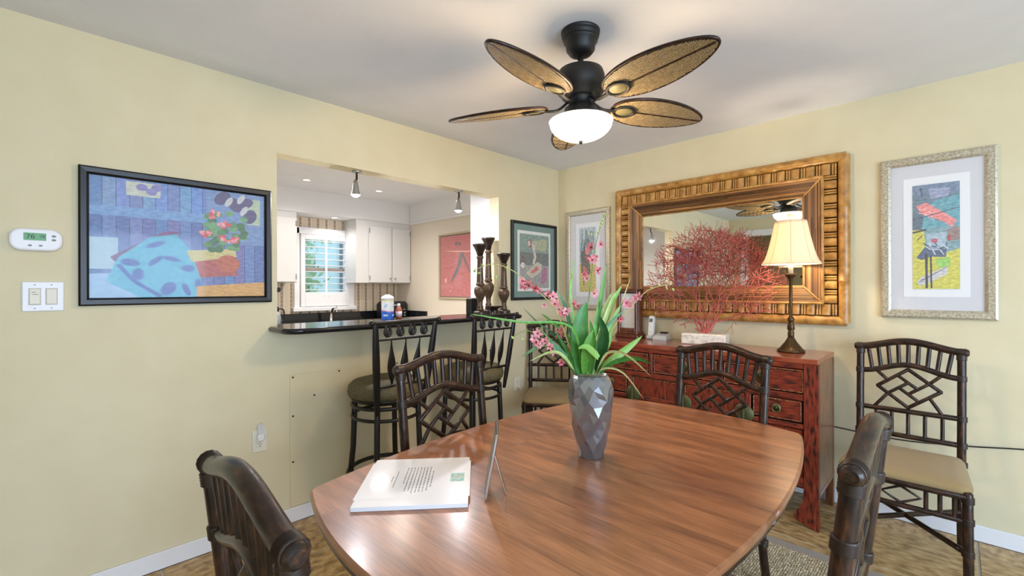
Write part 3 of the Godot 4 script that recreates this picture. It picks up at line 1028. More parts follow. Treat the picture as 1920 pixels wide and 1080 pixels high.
	p.poly([Vector2(0.2, 0.72), Vector2(0.6, 0.5), Vector2(0.76, 0.56), Vector2(0.7, 0.7), Vector2(0.4, 0.82)], C8(196, 186, 160))
	p.poly([Vector2(0.36, 0.70), Vector2(0.60, 0.58), Vector2(0.64, 0.65), Vector2(0.4, 0.74)], C8(206, 84, 70))
	p.poly([Vector2(0.7, 0.92), Vector2(0.78, 0.62), Vector2(0.92, 0.6), Vector2(0.94, 0.84), Vector2(0.82, 0.92)], C8(170, 92, 132))
	p.poly([Vector2(0.02, 0.9), Vector2(0.3, 0.84), Vector2(0.5, 0.92), Vector2(0.46, 1.0), Vector2(0.02, 1.0)], C8(176, 112, 106))
	p.brush(5, 0.16)
	picture("green_matted_picture", "figure print with green mat and black frame beside the candle holders", Vector3(0.001, 1.562, 0.353), LT, 0.60, 0.684, 0.024, 0.026, M.black, [[0.585, 0.67, C8(20, 20, 20)], [0.56, 0.644, C8(88, 126, 114)], [0.44, 0.53, C8(224, 226, 218)]], p.tex(), 0.39, 0.475)
	# ---- two champagne framed abstract prints on the mirror wall
	p = Paint.new(180, 420, C8(176, 194, 196))
	for k in 46:
		var x := r2.randf_range(0.1, 0.9)
		var y := r2.randf_range(0.0, 0.3)
		p.line([Vector2(x, y), Vector2(x + r2.randfn() * 0.03, y + r2.randf_range(0.1, 0.34))], r2.randf_range(0.004, 0.014), [C8(70, 84, 86), C8(116, 138, 140), C8(50, 58, 60)][k % 3])
	p.rect(0.1, 0.36, 0.62, 0.66, C8(72, 72, 66))
	p.rect(0, 0.56, 1, 1, C8(196, 180, 84))
	p.poly([Vector2(0.1, 0.5), Vector2(0.6, 0.46), Vector2(0.7, 0.7), Vector2(0.4, 0.78), Vector2(0.12, 0.7)], C8(84, 76, 54))
	p.oval(0.5, 0.38, 0.14, 0.05, C8(214, 120, 110))
	p.oval(0.36, 0.66, 0.16, 0.05, C8(190, 96, 70), 0.3)
	p.line([Vector2(0.3, 0.66), Vector2(0.27, 0.9)], 0.02, C8(44, 40, 30))
	p.brush(8, 0.2)
	picture("abstract_print", "tall grey and yellow abstract print in champagne frame behind the orchids", Vector3(0.337, 1.578, 0.001), 0.0, 0.468, 0.895, 0.045, 0.022, M.silver_frame, [[0.44, 0.87, C8(60, 50, 40)], [0.39, 0.82, C8(206, 206, 206)], [0.255, 0.66, C8(228, 230, 232)]], p.tex(), 0.178, 0.58)
	p = Paint.new(180, 440, C8(112, 146, 166))
	p.rect(0, 0, 1, 0.12, C8(104, 130, 158))
	p.rect(0.0, 0.10, 1.0, 0.30, C8(92, 118, 136))
	p.poly([Vector2(0.35, 0.04), Vector2(0.8, 0.05), Vector2(0.78, 0.13), Vector2(0.4, 0.14)], C8(150, 160, 190))
	p.poly([Vector2(0.45, 0.16), Vector2(1, 0.12), Vector2(1, 0.44), Vector2(0.2, 0.48), Vector2(0.2, 0.36)], C8(92, 164, 178))
	p.poly([Vector2(0.0, 0.28), Vector2(0.25, 0.3), Vector2(0.2, 0.44), Vector2(0.0, 0.42)], C8(76, 104, 124))
	p.rect(0, 0.43, 1, 1, C8(212, 206, 66))
	p.poly([Vector2(0.24, 0.42), Vector2(1.0, 0.40), Vector2(1.0, 0.62), Vector2(0.7, 0.66), Vector2(0.3, 0.6)], C8(120, 162, 170))
	p.poly([Vector2(0.74, 0.44), Vector2(1, 0.42), Vector2(1, 0.54), Vector2(0.76, 0.55)], C8(146, 122, 116))
	p.poly([Vector2(0.08, 0.20), Vector2(0.30, 0.17), Vector2(0.95, 0.36), Vector2(0.86, 0.41), Vector2(0.5, 0.33), Vector2(0.2, 0.28)], C8(236, 140, 138))
	for k in 22:
		var a := Vector2(0.12 + 0.75 * r2.randf(), 0)
		a.y = 0.19 + (a.x - 0.1) * 0.22 + r2.randf() * 0.07
		p.line([a, a + Vector2(r2.randf_range(0.05, 0.16), r2.randf_range(-0.02, 0.035))], 0.006, C8(250, 204, 196) if k % 2 else C8(214, 88, 92))
	p.poly([Vector2(0.08, 0.70), Vector2(0.30, 0.58), Vector2(0.74, 0.56), Vector2(0.72, 0.70), Vector2(0.4, 0.69), Vector2(0.2, 0.72)], C8(66, 88, 122))
	p.poly([Vector2(0.3, 0.48), Vector2(0.74, 0.46), Vector2(0.7, 0.62), Vector2(0.34, 0.6)], C8(168, 190, 204))
	for k in 10: p.line([Vector2(0.25 + k * 0.04, 0.56 + (k % 3) * 0.03), Vector2(0.36 + k * 0.045, 0.60 + (k % 4) * 0.025)], 0.012, C8(196, 208, 220) if k % 2 else C8(52, 74, 110))
	p.oval(0.48, 0.54, 0.07, 0.02, C8(190, 62, 92))
	p.oval(0.78, 0.52, 0.04, 0.03, C8(186, 52, 66))
	p.poly([Vector2(0.5, 0.72), Vector2(0.8, 0.70), Vector2(0.8, 0.78), Vector2(0.55, 0.80)], C8(150, 206, 84))
	p.poly([Vector2(0.1, 0.93), Vector2(0.2, 0.88), Vector2(0.76, 0.78), Vector2(0.74, 0.86), Vector2(0.4, 0.93), Vector2(0.16, 0.97)], C8(206, 204, 206))
	for k in 14: p.line([Vector2(0.14 + k * 0.04, 0.94 - k * 0.010), Vector2(0.22 + k * 0.04, 0.90 - k * 0.008)], 0.006, C8(120, 120, 130))
	p.line([Vector2(0.30, 0.66), Vector2(0.31, 0.99)], 0.022, C8(22, 22, 26))
	p.line([Vector2(0.40, 0.68), Vector2(0.41, 0.99)], 0.016, C8(22, 22, 26))
	p.line([Vector2(0.0, 0.455), Vector2(0.3, 0.43)], 0.016, C8(24, 26, 34))
	p.line([Vector2(0.1, 0.53), Vector2(0.22, 0.485)], 0.008, C8(24, 26, 34))
	p.line([Vector2(0.0, 0.33), Vector2(1.0, 0.24)], 0.007, C8(44, 56, 78))
	p.line([Vector2(0.18, 0.02), Vector2(0.22, 0.12)], 0.02, C8(60, 80, 110))
	p.brush(9, 0.16)
	picture("abstract_print", "tall blue, pink and yellow abstract print in champagne frame beside the bamboo mirror", Vector3(2.617, 1.598, 0.001), 0.0, 0.462, 0.895, 0.045, 0.022, M.silver_frame, [[0.44, 0.87, C8(60, 50, 40)], [0.385, 0.815, C8(212, 212, 216)], [0.265, 0.66, C8(238, 239, 240)]], p.tex(), 0.188, 0.575)
	# ---- thermostat
	var t := thing("thermostat", "white rounded thermostat with green screen on yellow wall", "thermostat", Vector3(0.001, 1.5265, 3.421), LT)
	var st := S()
	slab(st, 0.152, 0.090, 0.036, 0.0, 0.026, 0.008)
	part(t, "body", st, M.plastic)
	st = S()
	slab(st, 0.064, 0.030, 0.002, 0.024, 0.0268, 0.0005, Vector3(-0.004, 0.012, 0))
	var lcd := part(t, "screen", st, glow(C8(96, 158, 104), 0.12))
	text(lcd, "digits", "76", Vector3(-0.030, 0.012, 0.0272), 0.018, mat(C8(16, 30, 18), 0.6))
	text(lcd, "digits", "78", Vector3(0.008, 0.013, 0.0272), 0.012, mat(C8(16, 30, 18), 0.6))
	for q in [[Vector2(0.05, 0.017), 0.006], [Vector2(0.05, 0.001), 0.006], [Vector2(-0.018, -0.024), 0.005], [Vector2(0.012, -0.024), 0.005]]:
		st = S()
		ball(st, Vector3(q[0].x, q[0].y, 0.026), Vector3(q[1] * 1.2, q[1] * 0.8, 0.003), 10)
		part(t, "button", st, mat(C8(150, 152, 156), 0.4))
	# ---- double rocker switch
	t = thing("light_switch", "white double rocker switch plate below the thermostat", "light switch", Vector3(0.001, 1.295, 3.402), LT)
	st = S()
	slab(st, 0.122, 0.122, 0.004, 0.0, 0.007, 0.004)
	part(t, "plate", st, M.plastic)
	for e in [-1, 1]:
		st = S()
		box(st, Vector3(e * 0.024, 0, 0.007), Vector3(0.036, 0.069, 0.004), 0.0012)
		var bz := part(t, "surround", st, mat(C8(206, 202, 190), 0.5))
		st = S()
		box(st, Vector3(e * 0.024, 0, 0.0095), Vector3(0.031, 0.063, 0.006), 0.002, Basis(Vector3.RIGHT, 0.06 * e))
		part(bz, "rocker", st, M.almond)
		for f in [-1, 1]:
			st = S()
			ball(st, Vector3(e * 0.024, f * 0.048, 0.0072), Vector3(0.003, 0.003, 0.0012), 8)
			part(t, "screw", st, M.steel)
	st = S()
	for k in 4: box(st, Vector3(-0.027 + k % 2 * 0.004, 0.018 - k * 0.009, 0.0132 - k * 0.0006), Vector3(0.012 + (k % 3) * 0.004, 0.0018, 0.0004))
	part(t, "handwriting", st, mat(C8(96, 84, 70), 0.8))
	# ---- outlets
	t = thing("wall_outlet", "almond wall outlet with plugged-in night light beside the access panel", "outlet", Vector3(0.001, 0.503, 2.592), LT)
	outlet(t)
	st = S()
	box(st, Vector3(0.0, 0.022, 0.022), Vector3(0.034, 0.038, 0.028), 0.006)
	part(t, "night_light_base", st, M.plastic)
	st = S()
	slab(st, 0.030, 0.062, 0.013, 0.012, 0.034, 0.006, Vector3(0, 0.066, 0))
	var cl := mat(Color(0.95, 0.97, 1.0, 0.35), 0.1)
	cl.transparency = BaseMaterial3D.TRANSPARENCY_ALPHA
	part(t, "night_light_shade", st, cl)
	t = thing("wall_outlet", "almond wall outlet with thin cord near the room corner", "outlet", Vector3(0.001, 0.501, 0.58), LT)
	outlet(t)
	st = S()
	box(st, Vector3(0.0, -0.02, 0.018), Vector3(0.022, 0.022, 0.022), 0.004)
	var pl := part(t, "plug", st, M.almond)
	st = S()
	tube(st, spline([Vector3(0, -0.025, 0.028), Vector3(0.03, -0.07, 0.04), Vector3(0.09, -0.16, 0.03), Vector3(0.13, -0.3, 0.012), Vector3(0.14, -0.405, 0.014)], 5), 0.003, 6)
	part(pl, "cord", st, M.almond)
	# ---- access panel with screws
	t = thing("access_panel", "flat yellow access panel screwed to the wall under the bar top", "panel", Vector3(0.0, 0.0, 0.0))
	st = S()
	box(st, Vector3(0.003, 0.4605, 1.66), Vector3(0.005, 0.751, 1.552), 0.0015)
	part(t, "board", st, M.panel)
	st = S()
	ball(st, Vector3.ZERO, Vector3(0.0025, 0.006, 0.006), 8)
	var sc := done(st)
	for q in [[2.42, 0.82], [2.42, 0.60], [2.42, 0.34], [2.15, 0.822], [2.30, 0.70], [1.75, 0.82], [1.3, 0.82], [0.9, 0.82], [0.9, 0.5]]:
		var o := part(t, "screw", sc, mat(C8(60, 52, 42), 0.4, 0.6))
		o.position = Vector3(0.0058, q[1], q[0])
	# ---- cord along the mirror wall
	st = S()
	tube(st, spline([Vector3(2.06, 0.47, 0.006), Vector3(2.45, 0.455, 0.006), Vector3(2.73, 0.483, 0.006), Vector3(3.0, 0.522, 0.006), Vector3(3.4, 0.53, 0.006)], 5), 0.0035, 6)
	tag(part(self, "electric_cable", st, M.black_matte), "thin black cord running along the wall behind the rattan chair", "cable")
	# ---- bar top in the pass-through
	st = S()
	var rings := []
	for q in [[0.012, 1.086], [0.004, 1.09], [0.0, 1.1], [0.0, 1.106], [0.004, 1.112], [0.012, 1.116]]:
		var ring := PackedVector3Array()
		for v in rrect(0.43 - 2 * q[0], 1.80 - 2 * q[0], 0.09 - q[0], 8):
			ring.append(Vector3(0.055 + v.x, q[1], 1.645 + v.y))
		rings.append(ring)
	loft(st, rings)
	tag(part(self, "bar_counter", st, M.granite), "polished black granite bar top in the pass-through", "counter")

func text(parent: Node3D, called: String, s: String, pos: Vector3, size: float, m: Material) -> void:
	var tm := TextMesh.new()
	var f := SystemFont.new()
	f.font_names = PackedStringArray(["Droid Sans"])
	tm.font = f
	tm.text = s
	tm.font_size = 48
	tm.pixel_size = size / 36.0
	tm.depth = 0.0006
	tm.horizontal_alignment = HORIZONTAL_ALIGNMENT_LEFT
	var o := part(parent, called, tm, m)
	o.position = pos

func outlet(t: Node3D) -> void:
	var st := S()
	slab(st, 0.072, 0.118, 0.004, 0.0, 0.006, 0.003)
	part(t, "plate", st, M.almond)
	for e in [-1, 1]:
		st = S()
		slab(st, 0.033, 0.030, 0.010, 0.005, 0.008, 0.001, Vector3(0, e * 0.021, 0))
		var r := part(t, "receptacle", st, M.almond)
		st = S()
		box(st, Vector3(-0.006, e * 0.021 + 0.004, 0.0082), Vector3(0.002, 0.008, 0.001))
		box(st, Vector3(0.006, e * 0.021 + 0.004, 0.0082), Vector3(0.002, 0.008, 0.001))
		ball(st, Vector3(0, e * 0.021 - 0.008, 0.008), Vector3(0.003, 0.003, 0.0008), 8)
		part(r, "slots", st, M.black)
	st = S()
	ball(st, Vector3(0, 0, 0.006), Vector3(0.003, 0.003, 0.001), 8)
	part(t, "screw", st, M.steel)

# ---------------------------------------------------------------- dining table
func inset(poly: PackedVector2Array, d: float) -> PackedVector2Array:
	var n := poly.size()
	var sgn := -1.0 if Geometry2D.is_polygon_clockwise(poly) else 1.0
	var out := PackedVector2Array()
	for i in n:
		var a := (poly[i] - poly[(i - 1 + n) % n]).normalized()
		var b := (poly[(i + 1) % n] - poly[i]).normalized()
		var na := Vector2(-a.y, a.x) * sgn
		var nb := Vector2(-b.y, b.x) * sgn
		var m := (na + nb).normalized()
		out.append(poly[i] + m * d / maxf(0.4, m.dot(na)))
	return out

func bowed(cx: float, cz: float, hx: float, hz: float, bx: float, bz: float) -> PackedVector2Array:
	var out := PackedVector2Array()
	var corners := [Vector2(hx, -hz), Vector2(hx, hz), Vector2(-hx, hz), Vector2(-hx, -hz)]
	for i in 4:
		var a: Vector2 = corners[i]
		var b: Vector2 = corners[(i + 1) % 4]
		var nrm := Vector2((b - a).y, -(b - a).x).normalized()
		var bulge := bx if i % 2 == 0 else bz
		for k in 17:
			var t := lerpf(0.012, 0.988, k / 16.0)
			out.append(Vector2(cx, cz) + a.lerp(b, t) + nrm * bulge * 4.0 * t * (1.0 - t))
	return out

func dining_table() -> void:
	var t := thing("dining_table", "large glossy brown wooden dining table with bowed edges", "table", Vector3(1.80, 0.0, 2.07))
	var full := bowed(0, 0, 0.455, 0.782, 0.105, 0.08)
	var prof := [[0.022, 0.692], [0.010, 0.696], [0.006, 0.703], [0.010, 0.709], [0.012, 0.713], [0.003, 0.718], [0.0, 0.725], [0.0, 0.734], [0.003, 0.738], [0.007, 0.740]]
	for e in [-1, 1]:
		var half := PackedVector2Array([Vector2(-1, e * 0.0011), Vector2(1, e * 0.0011), Vector2(1, e * 2.0), Vector2(-1, e * 2.0)])
		var poly: PackedVector2Array = Geometry2D.intersect_polygons(full, half)[0]
		var st := S()
		var rings := []
		for q in prof.slice(5):
			var ring := PackedVector3Array()
			var pl := poly if q[0] == 0.0 else PackedVector2Array()
			if q[0] != 0.0:
				# the outer edge is rounded, the meeting edge only slightly
				for v in inset(poly, q[0]):
					pl.append(Vector2(v.x, e * maxf(absf(v.y) - (q[0] * 0.85 if absf(v.y) < 0.02 else 0.0), 0.0011)))
			for v in pl: ring.append(Vector3(v.x, q[1], v.y))
			rings.append(ring)
		loft(st, rings)
		part(t, "table_top", st, M.table)
		st = S()
		rings = []
		for q in prof.slice(0, 6):
			var ring := PackedVector3Array()
			for v in inset(poly, q[0] + 0.001): ring.append(Vector3(v.x, q[1], v.y))
			rings.append(ring)
		loft(st, rings)
		part(t, "edge_moulding", st, M.table_edge)
	var st := S()
	for e in [-1, 1]:
		box(st, Vector3(e * 0.40, 0.645, 0), Vector3(0.025, 0.095, 1.3), 0.003)
		box(st, Vector3(0, 0.645, e * 0.65), Vector3(0.8, 0.095, 0.025), 0.003)
	part(t, "apron", st, M.table_edge)
	for e in [-1, 1]:
		st = S()
		lathe(st, [Vector2(0.0, 0.09), Vector2(0.09, 0.09), Vector2(0.10, 0.12), Vector2(0.06, 0.17), Vector2(0.075, 0.26), Vector2(0.085, 0.34), Vector2(0.06, 0.44), Vector2(0.055, 0.5), Vector2(0.08, 0.54), Vector2(0.11, 0.60), Vector2(0.11, 0.691), Vector2(0.0, 0.691)], 20, Vector3(0, 0, e * 0.36))
		part(t, "pedestal", st, M.table_edge)
		for f in [-1, 1]:
			st = S()
			tube(st, spline([Vector3(f * 0.05, 0.165, e * 0.36), Vector3(f * 0.16, 0.135, e * 0.37), Vector3(f * 0.28, 0.06, e * 0.39), Vector3(f * 0.33, 0.0445, e * 0.395)], 4), [0.045, 0.044, 0.043, 0.042, 0.041, 0.04, 0.038, 0.036, 0.034, 0.032, 0.03, 0.028, 0.028], 8)
			part(t, "foot", st, M.table_edge)

# ---------------------------------------------------------------- rattan chairs; seat faces +z
func hump(x: float, y0: float, rise: float, half: float) -> float:
	var u := clampf(absf(x) / half, 0.0, 1.0)
	return y0 + rise * (0.5 + 0.5 * cos(PI * u))

func back_z(y: float) -> float:
	return -0.222 - 0.11 * (y - 0.46) if y > 0.46 else -0.222 - 0.14 * (0.46 - y)

func B3(x: float, y: float) -> Vector3:
	return Vector3(x, y, back_z(y))

func make_chair(label: String, pos: Vector3, turn: float) -> Node3D:
	var t := thing("rattan_chair", label, "chair", pos, turn, "dark rattan dining chairs")
	var st: SurfaceTool
	# rails of the back
	for q in [["top_rail", 0.990, 0.040, 0.222, 0.0185], ["arched_rail", 0.860, 0.045, 0.196, 0.0145]]:
		st = S()
		var pts := []
		for k in 21:
			var x: float = lerpf(-q[3], q[3], k / 20.0)
			pts.append(B3(x, hump(x, q[1], q[2], q[3])))
		tube(st, pts, q[4], 14)
		part(t, q[0], st, M.rattan_flat)
	for y in [0.662, 0.533]:
		st = S()
		tube(st, [B3(-0.196, y), B3(0.196, y)], 0.0135, 8)
		part(t, "back_rail", st, M.rattan_flat)
	# posts run down into the rear legs
	for e in [-1, 1]:
		st = S()
		tube(st, spline([B3(e * 0.203, 0.978), B3(e * 0.202, 0.72), B3(e * 0.2, 0.46), Vector3(e * 0.198, 0.2, -0.25), Vector3(e * 0.2, 0.012, -0.286)], 4), 0.0175, 12)
		part(t, "post", st, M.rattan)
		st = S()
		tube(st, [Vector3(e * 0.215, 0.45, 0.238), Vector3(e * 0.216, 0.2, 0.242), Vector3(e * 0.218, 0.012, 0.246)], 0.018, 10)
		part(t, "front_leg", st, M.rattan)
	# fanned spindles between the two arched rails
	for k in 9:
		var u := lerpf(-1, 1, k / 8.0)
		st = S()
		var a := Vector2(u * 0.168, hump(u * 0.168, 0.990, 0.040, 0.204) - 0.008)
		var b := Vector2(u * 0.150, hump(u * 0.150, 0.860, 0.045, 0.18) + 0.006)
		tube(st, [B3(a.x, a.y), B3(b.x, b.y)], 0.0096, 8, false)
		part(t, "spindle", st, M.rattan)
	for k in 5:
		st = S()
		var x := -0.132 + k * 0.066
		tube(st, [B3(x, 0.655), B3(x, 0.540)], 0.0088, 7, false)
		part(t, "spindle", st, M.rattan)
	# lattice: a diamond with a pinwheel of bars
	var Lp := Vector2(-0.127, 0.782)
	var ep := Vector2(0.127, 0.1)
	var eq := Vector2(0.127, -0.1)
	var G := func(p: float, q: float) -> Vector3:
		var v := Lp + ep * p + eq * q
		return B3(v.x, v.y)
	for q in [[0, 0, 1, 0], [1, 0, 1, 1], [1, 1, 0, 1], [0, 1, 0, 0]]:
		st = S()
		tube(st, [G.call(q[0], q[1]), G.call(q[2], q[3])], 0.0094, 8)
		part(t, "diamond_bar", st, M.rattan)
	for q in [[-0.0825, 0.817, -0.136, 0.868], [0.0825, 0.817, 0.132, 0.868], [-0.0825, 0.747, -0.142, 0.666], [0.0825, 0.747, 0.132, 0.666]]:
		st = S()
		tube(st, [B3(q[0], q[1]), B3(q[2], q[3])], 0.0085, 8)
		part(t, "lattice_bar", st, M.rattan)
	for q in [[0.35, 0.35, 0.35, 1.0], [0.65, 0.0, 0.65, 0.65]]:
		st = S()
		tube(st, [G.call(q[0], q[1]), G.call(q[2], q[3])], 0.0085, 8)
		part(t, "lattice_bar", st, M.rattan)
	for q in [[0.0, 0.35, 0.65, 0.35], [0.35, 0.65, 1.0, 0.65]]:
		st = S()
		tube(st, [G.call(q[0], q[1]), G.call(q[2], q[3])], 0.0085, 8)
		part(t, "lattice_bar", st, M.rattan)
	# seat frame and cushion
	var fz := 0.240
	for q in [[Vector3(-0.215, 0.437, fz), Vector3(0.215, 0.437, fz)], [Vector3(-0.2, 0.437, -0.222), Vector3(0.2, 0.437, -0.222)], [Vector3(-0.2, 0.437, -0.222), Vector3(-0.215, 0.437, fz)], [Vector3(0.2, 0.437, -0.222), Vector3(0.215, 0.437, fz)]]:
		st = S()
		tube(st, q, 0.0165, 8)
		part(t, "seat_rail", st, M.rattan_flat)
	for q in [[Vector3(-0.215, 0.335, fz), Vector3(0.215, 0.335, fz)], [Vector3(-0.2, 0.335, -0.234), Vector3(-0.215, 0.335, fz)], [Vector3(0.2, 0.335, -0.234), Vector3(0.215, 0.335, fz)]]:
		st = S()
		tube(st, q, 0.0125, 8)
		part(t, "lower_rail", st, M.rattan_flat)
	for x in [-0.175, -0.13, -0.085, 0.085, 0.13, 0.175]:
		st = S()
		tube(st, [Vector3(x, 0.43, fz), Vector3(x, 0.338, fz)], 0.0088, 7, false)
		part(t, "apron_spindle", st, M.rattan)
	st = S()
	tube(st, [Vector3(-0.068, 0.385, fz), Vector3(0, 0.423, fz), Vector3(0.068, 0.385, fz), Vector3(0, 0.347, fz)], 0.0072, 6, false, true)
	part(t, "apron_diamond", st, M.rattan)
	for e in [-1, 1]:
		st = S()
		for z in [-0.12, 0.0, 0.12]:
			tube(st, [Vector3(e * (0.2 + 0.015 * (z + 0.222) / 0.46), 0.43, z), Vector3(e * (0.2 + 0.015 * (z + 0.222) / 0.46), 0.338, z)], 0.0085, 6, false)
		part(t, "side_spindles", st, M.rattan)
		st = S()
		tube(st, [Vector3(-e * 0.2, 0.20, -0.25), Vector3(e * 0.216, 0.20, 0.242)], 0.0125, 8)
		part(t, "cross_stretcher", st, M.rattan_flat)
	st = S()
	var rings := []
	for q in [[0.012, 0.440], [0.0, 0.452], [0.0, 0.466], [0.012, 0.478], [0.05, 0.486], [0.12, 0.490]]:
		var ring := PackedVector3Array()
		for v in rrect(0.445 - 2 * q[0], 0.47 - 2 * q[0], maxf(0.035, 0.05 - q[0])):
			var taper := 1.0 + 0.06 * (v.y / 0.235)
			ring.append(Vector3(v.x * taper, q[1], 0.016 + v.y))
		rings.append(ring)
	loft(st, rings)
	part(t, "seat_cushion", st, M.tan)
	# wrapped bindings at the joints
	st = S()
	var pts := []
	var rad := []
	for k in 11:
		pts.append(Vector3(0, -0.0135 + 0.0027 * k, 0))
		rad.append(0.0218 if k % 2 == 1 else 0.0192)
	tube(st, pts, rad, 14, false)
	var wrap := done(st)
	for e in [-1, 1]:
		for y in [0.965, 0.86, 0.662, 0.533, 0.44, 0.30, 0.20]:
			var o := part(t, "binding", wrap, M.bind)
			var v := B3(e * 0.2025, y)
			if y < 0.44: v = Vector3(e * 0.199, y, -0.222 - 0.03 * (0.46 - y) / 0.16 * 0.65)
			o.position = v
			o.rotation.x = -0.11
		for y in [0.425, 0.335, 0.20]:
			var o := part(t, "binding", wrap, M.bind)
			o.position = Vector3(e * 0.2155, y, 0.2395)
		var o2 := part(t, "binding", wrap, M.bind)
		o2.position = B3(e * 0.207, 0.991)
		o2.rotation.z = PI / 2
	return t

func chairs() -> void:
	# rug first: it lies under the table
	var rug := thing("area_rug", "beige looped rug with grey border under the dining table", "rug", Vector3(1.82, 0.0005, 1.66))
	var st := S()
	slab_flat(st, 1.66, 1.88, 0.010)
	part(rug, "border", st, mat(C8(150, 142, 132), 0.95))
	st = S()
	box(st, Vector3(0, 0.0065, 0), Vector3(1.52, 0.013, 1.74), 0.003)
	var sis := noise_bytes(256, 256, 0.25, 2, 77)
	part(rug, "field", st, tri_mat(ramp(sis, 256, 256, [[0.2, C8(120, 102, 70)], [0.5, C8(176, 156, 116)], [0.8, C8(214, 198, 158)]]), Vector3.ONE * 3.0, 0.95, true, grey(sis, 256, 256), 0.5))
	st = S()
	ball(st, Vector3.ZERO, Vector3(0.0055, 0.004, 0.0035), 6)
	var mm := MultiMesh.new()
	mm.transform_format = MultiMesh.TRANSFORM_3D
	mm.use_colors = true
	mm.mesh = done(st)
	var spots := []
	for i in 150:
		for j in 60:
			spots.append(Vector3(-0.75 + i * 0.0101 + rng.randf() * 0.003, 0.0135, -0.86 + j * 0.0101 + rng.randf() * 0.003))
	mm.instance_count = spots.size()
	for i in spots.size():
		mm.set_instance_transform(i, Transform3D(Basis(Vector3.UP, rng.randf() * TAU).scaled(Vector3.ONE * rng.randf_range(0.8, 1.3)), spots[i]))
		var k := rng.randf_range(0.28, 0.62)
		mm.set_instance_color(i, Color(k, k * 0.84, k * 0.56))
	var mi := MultiMeshInstance3D.new()
	mi.multimesh = mm
	var pm := mat(Color.WHITE, 0.95)
	pm.vertex_color_use_as_albedo = true
	mi.material_override = pm
	mi.name = "pile"
	mi.set_meta("kind", "stuff")
	rug.add_child(mi)
	var fl := 0.0145
	var c := make_chair("dark rattan chair against the wall under the blue and pink print", Vector3(2.512, 0.0, 0.445), 0.0)
	again(c, "dark rattan chair in the room corner behind the orchids", Vector3(0.375, 0.0, 0.545), deg_to_rad(38))
	again(c, "dark rattan chair at the table in front of the bar stools", Vector3(1.425, fl, 2.225), PI / 2)
	again(c, "dark rattan chair at the table in front of the red sideboard", Vector3(1.86, fl, 1.44), deg_to_rad(-8))
	again(c, "dark rattan chair at the table end by the white binder, back turned", Vector3(1.88, 0.0, 2.885), PI)
	again(c, "dark rattan chair at the table side opposite the bar stools, back turned", Vector3(2.285, fl, 2.21), -PI / 2)

func slab_flat(st: SurfaceTool, w: float, d: float, h: float) -> void:
	box(st, Vector3(0, h / 2, 0), Vector3(w, h, d), 0.003)

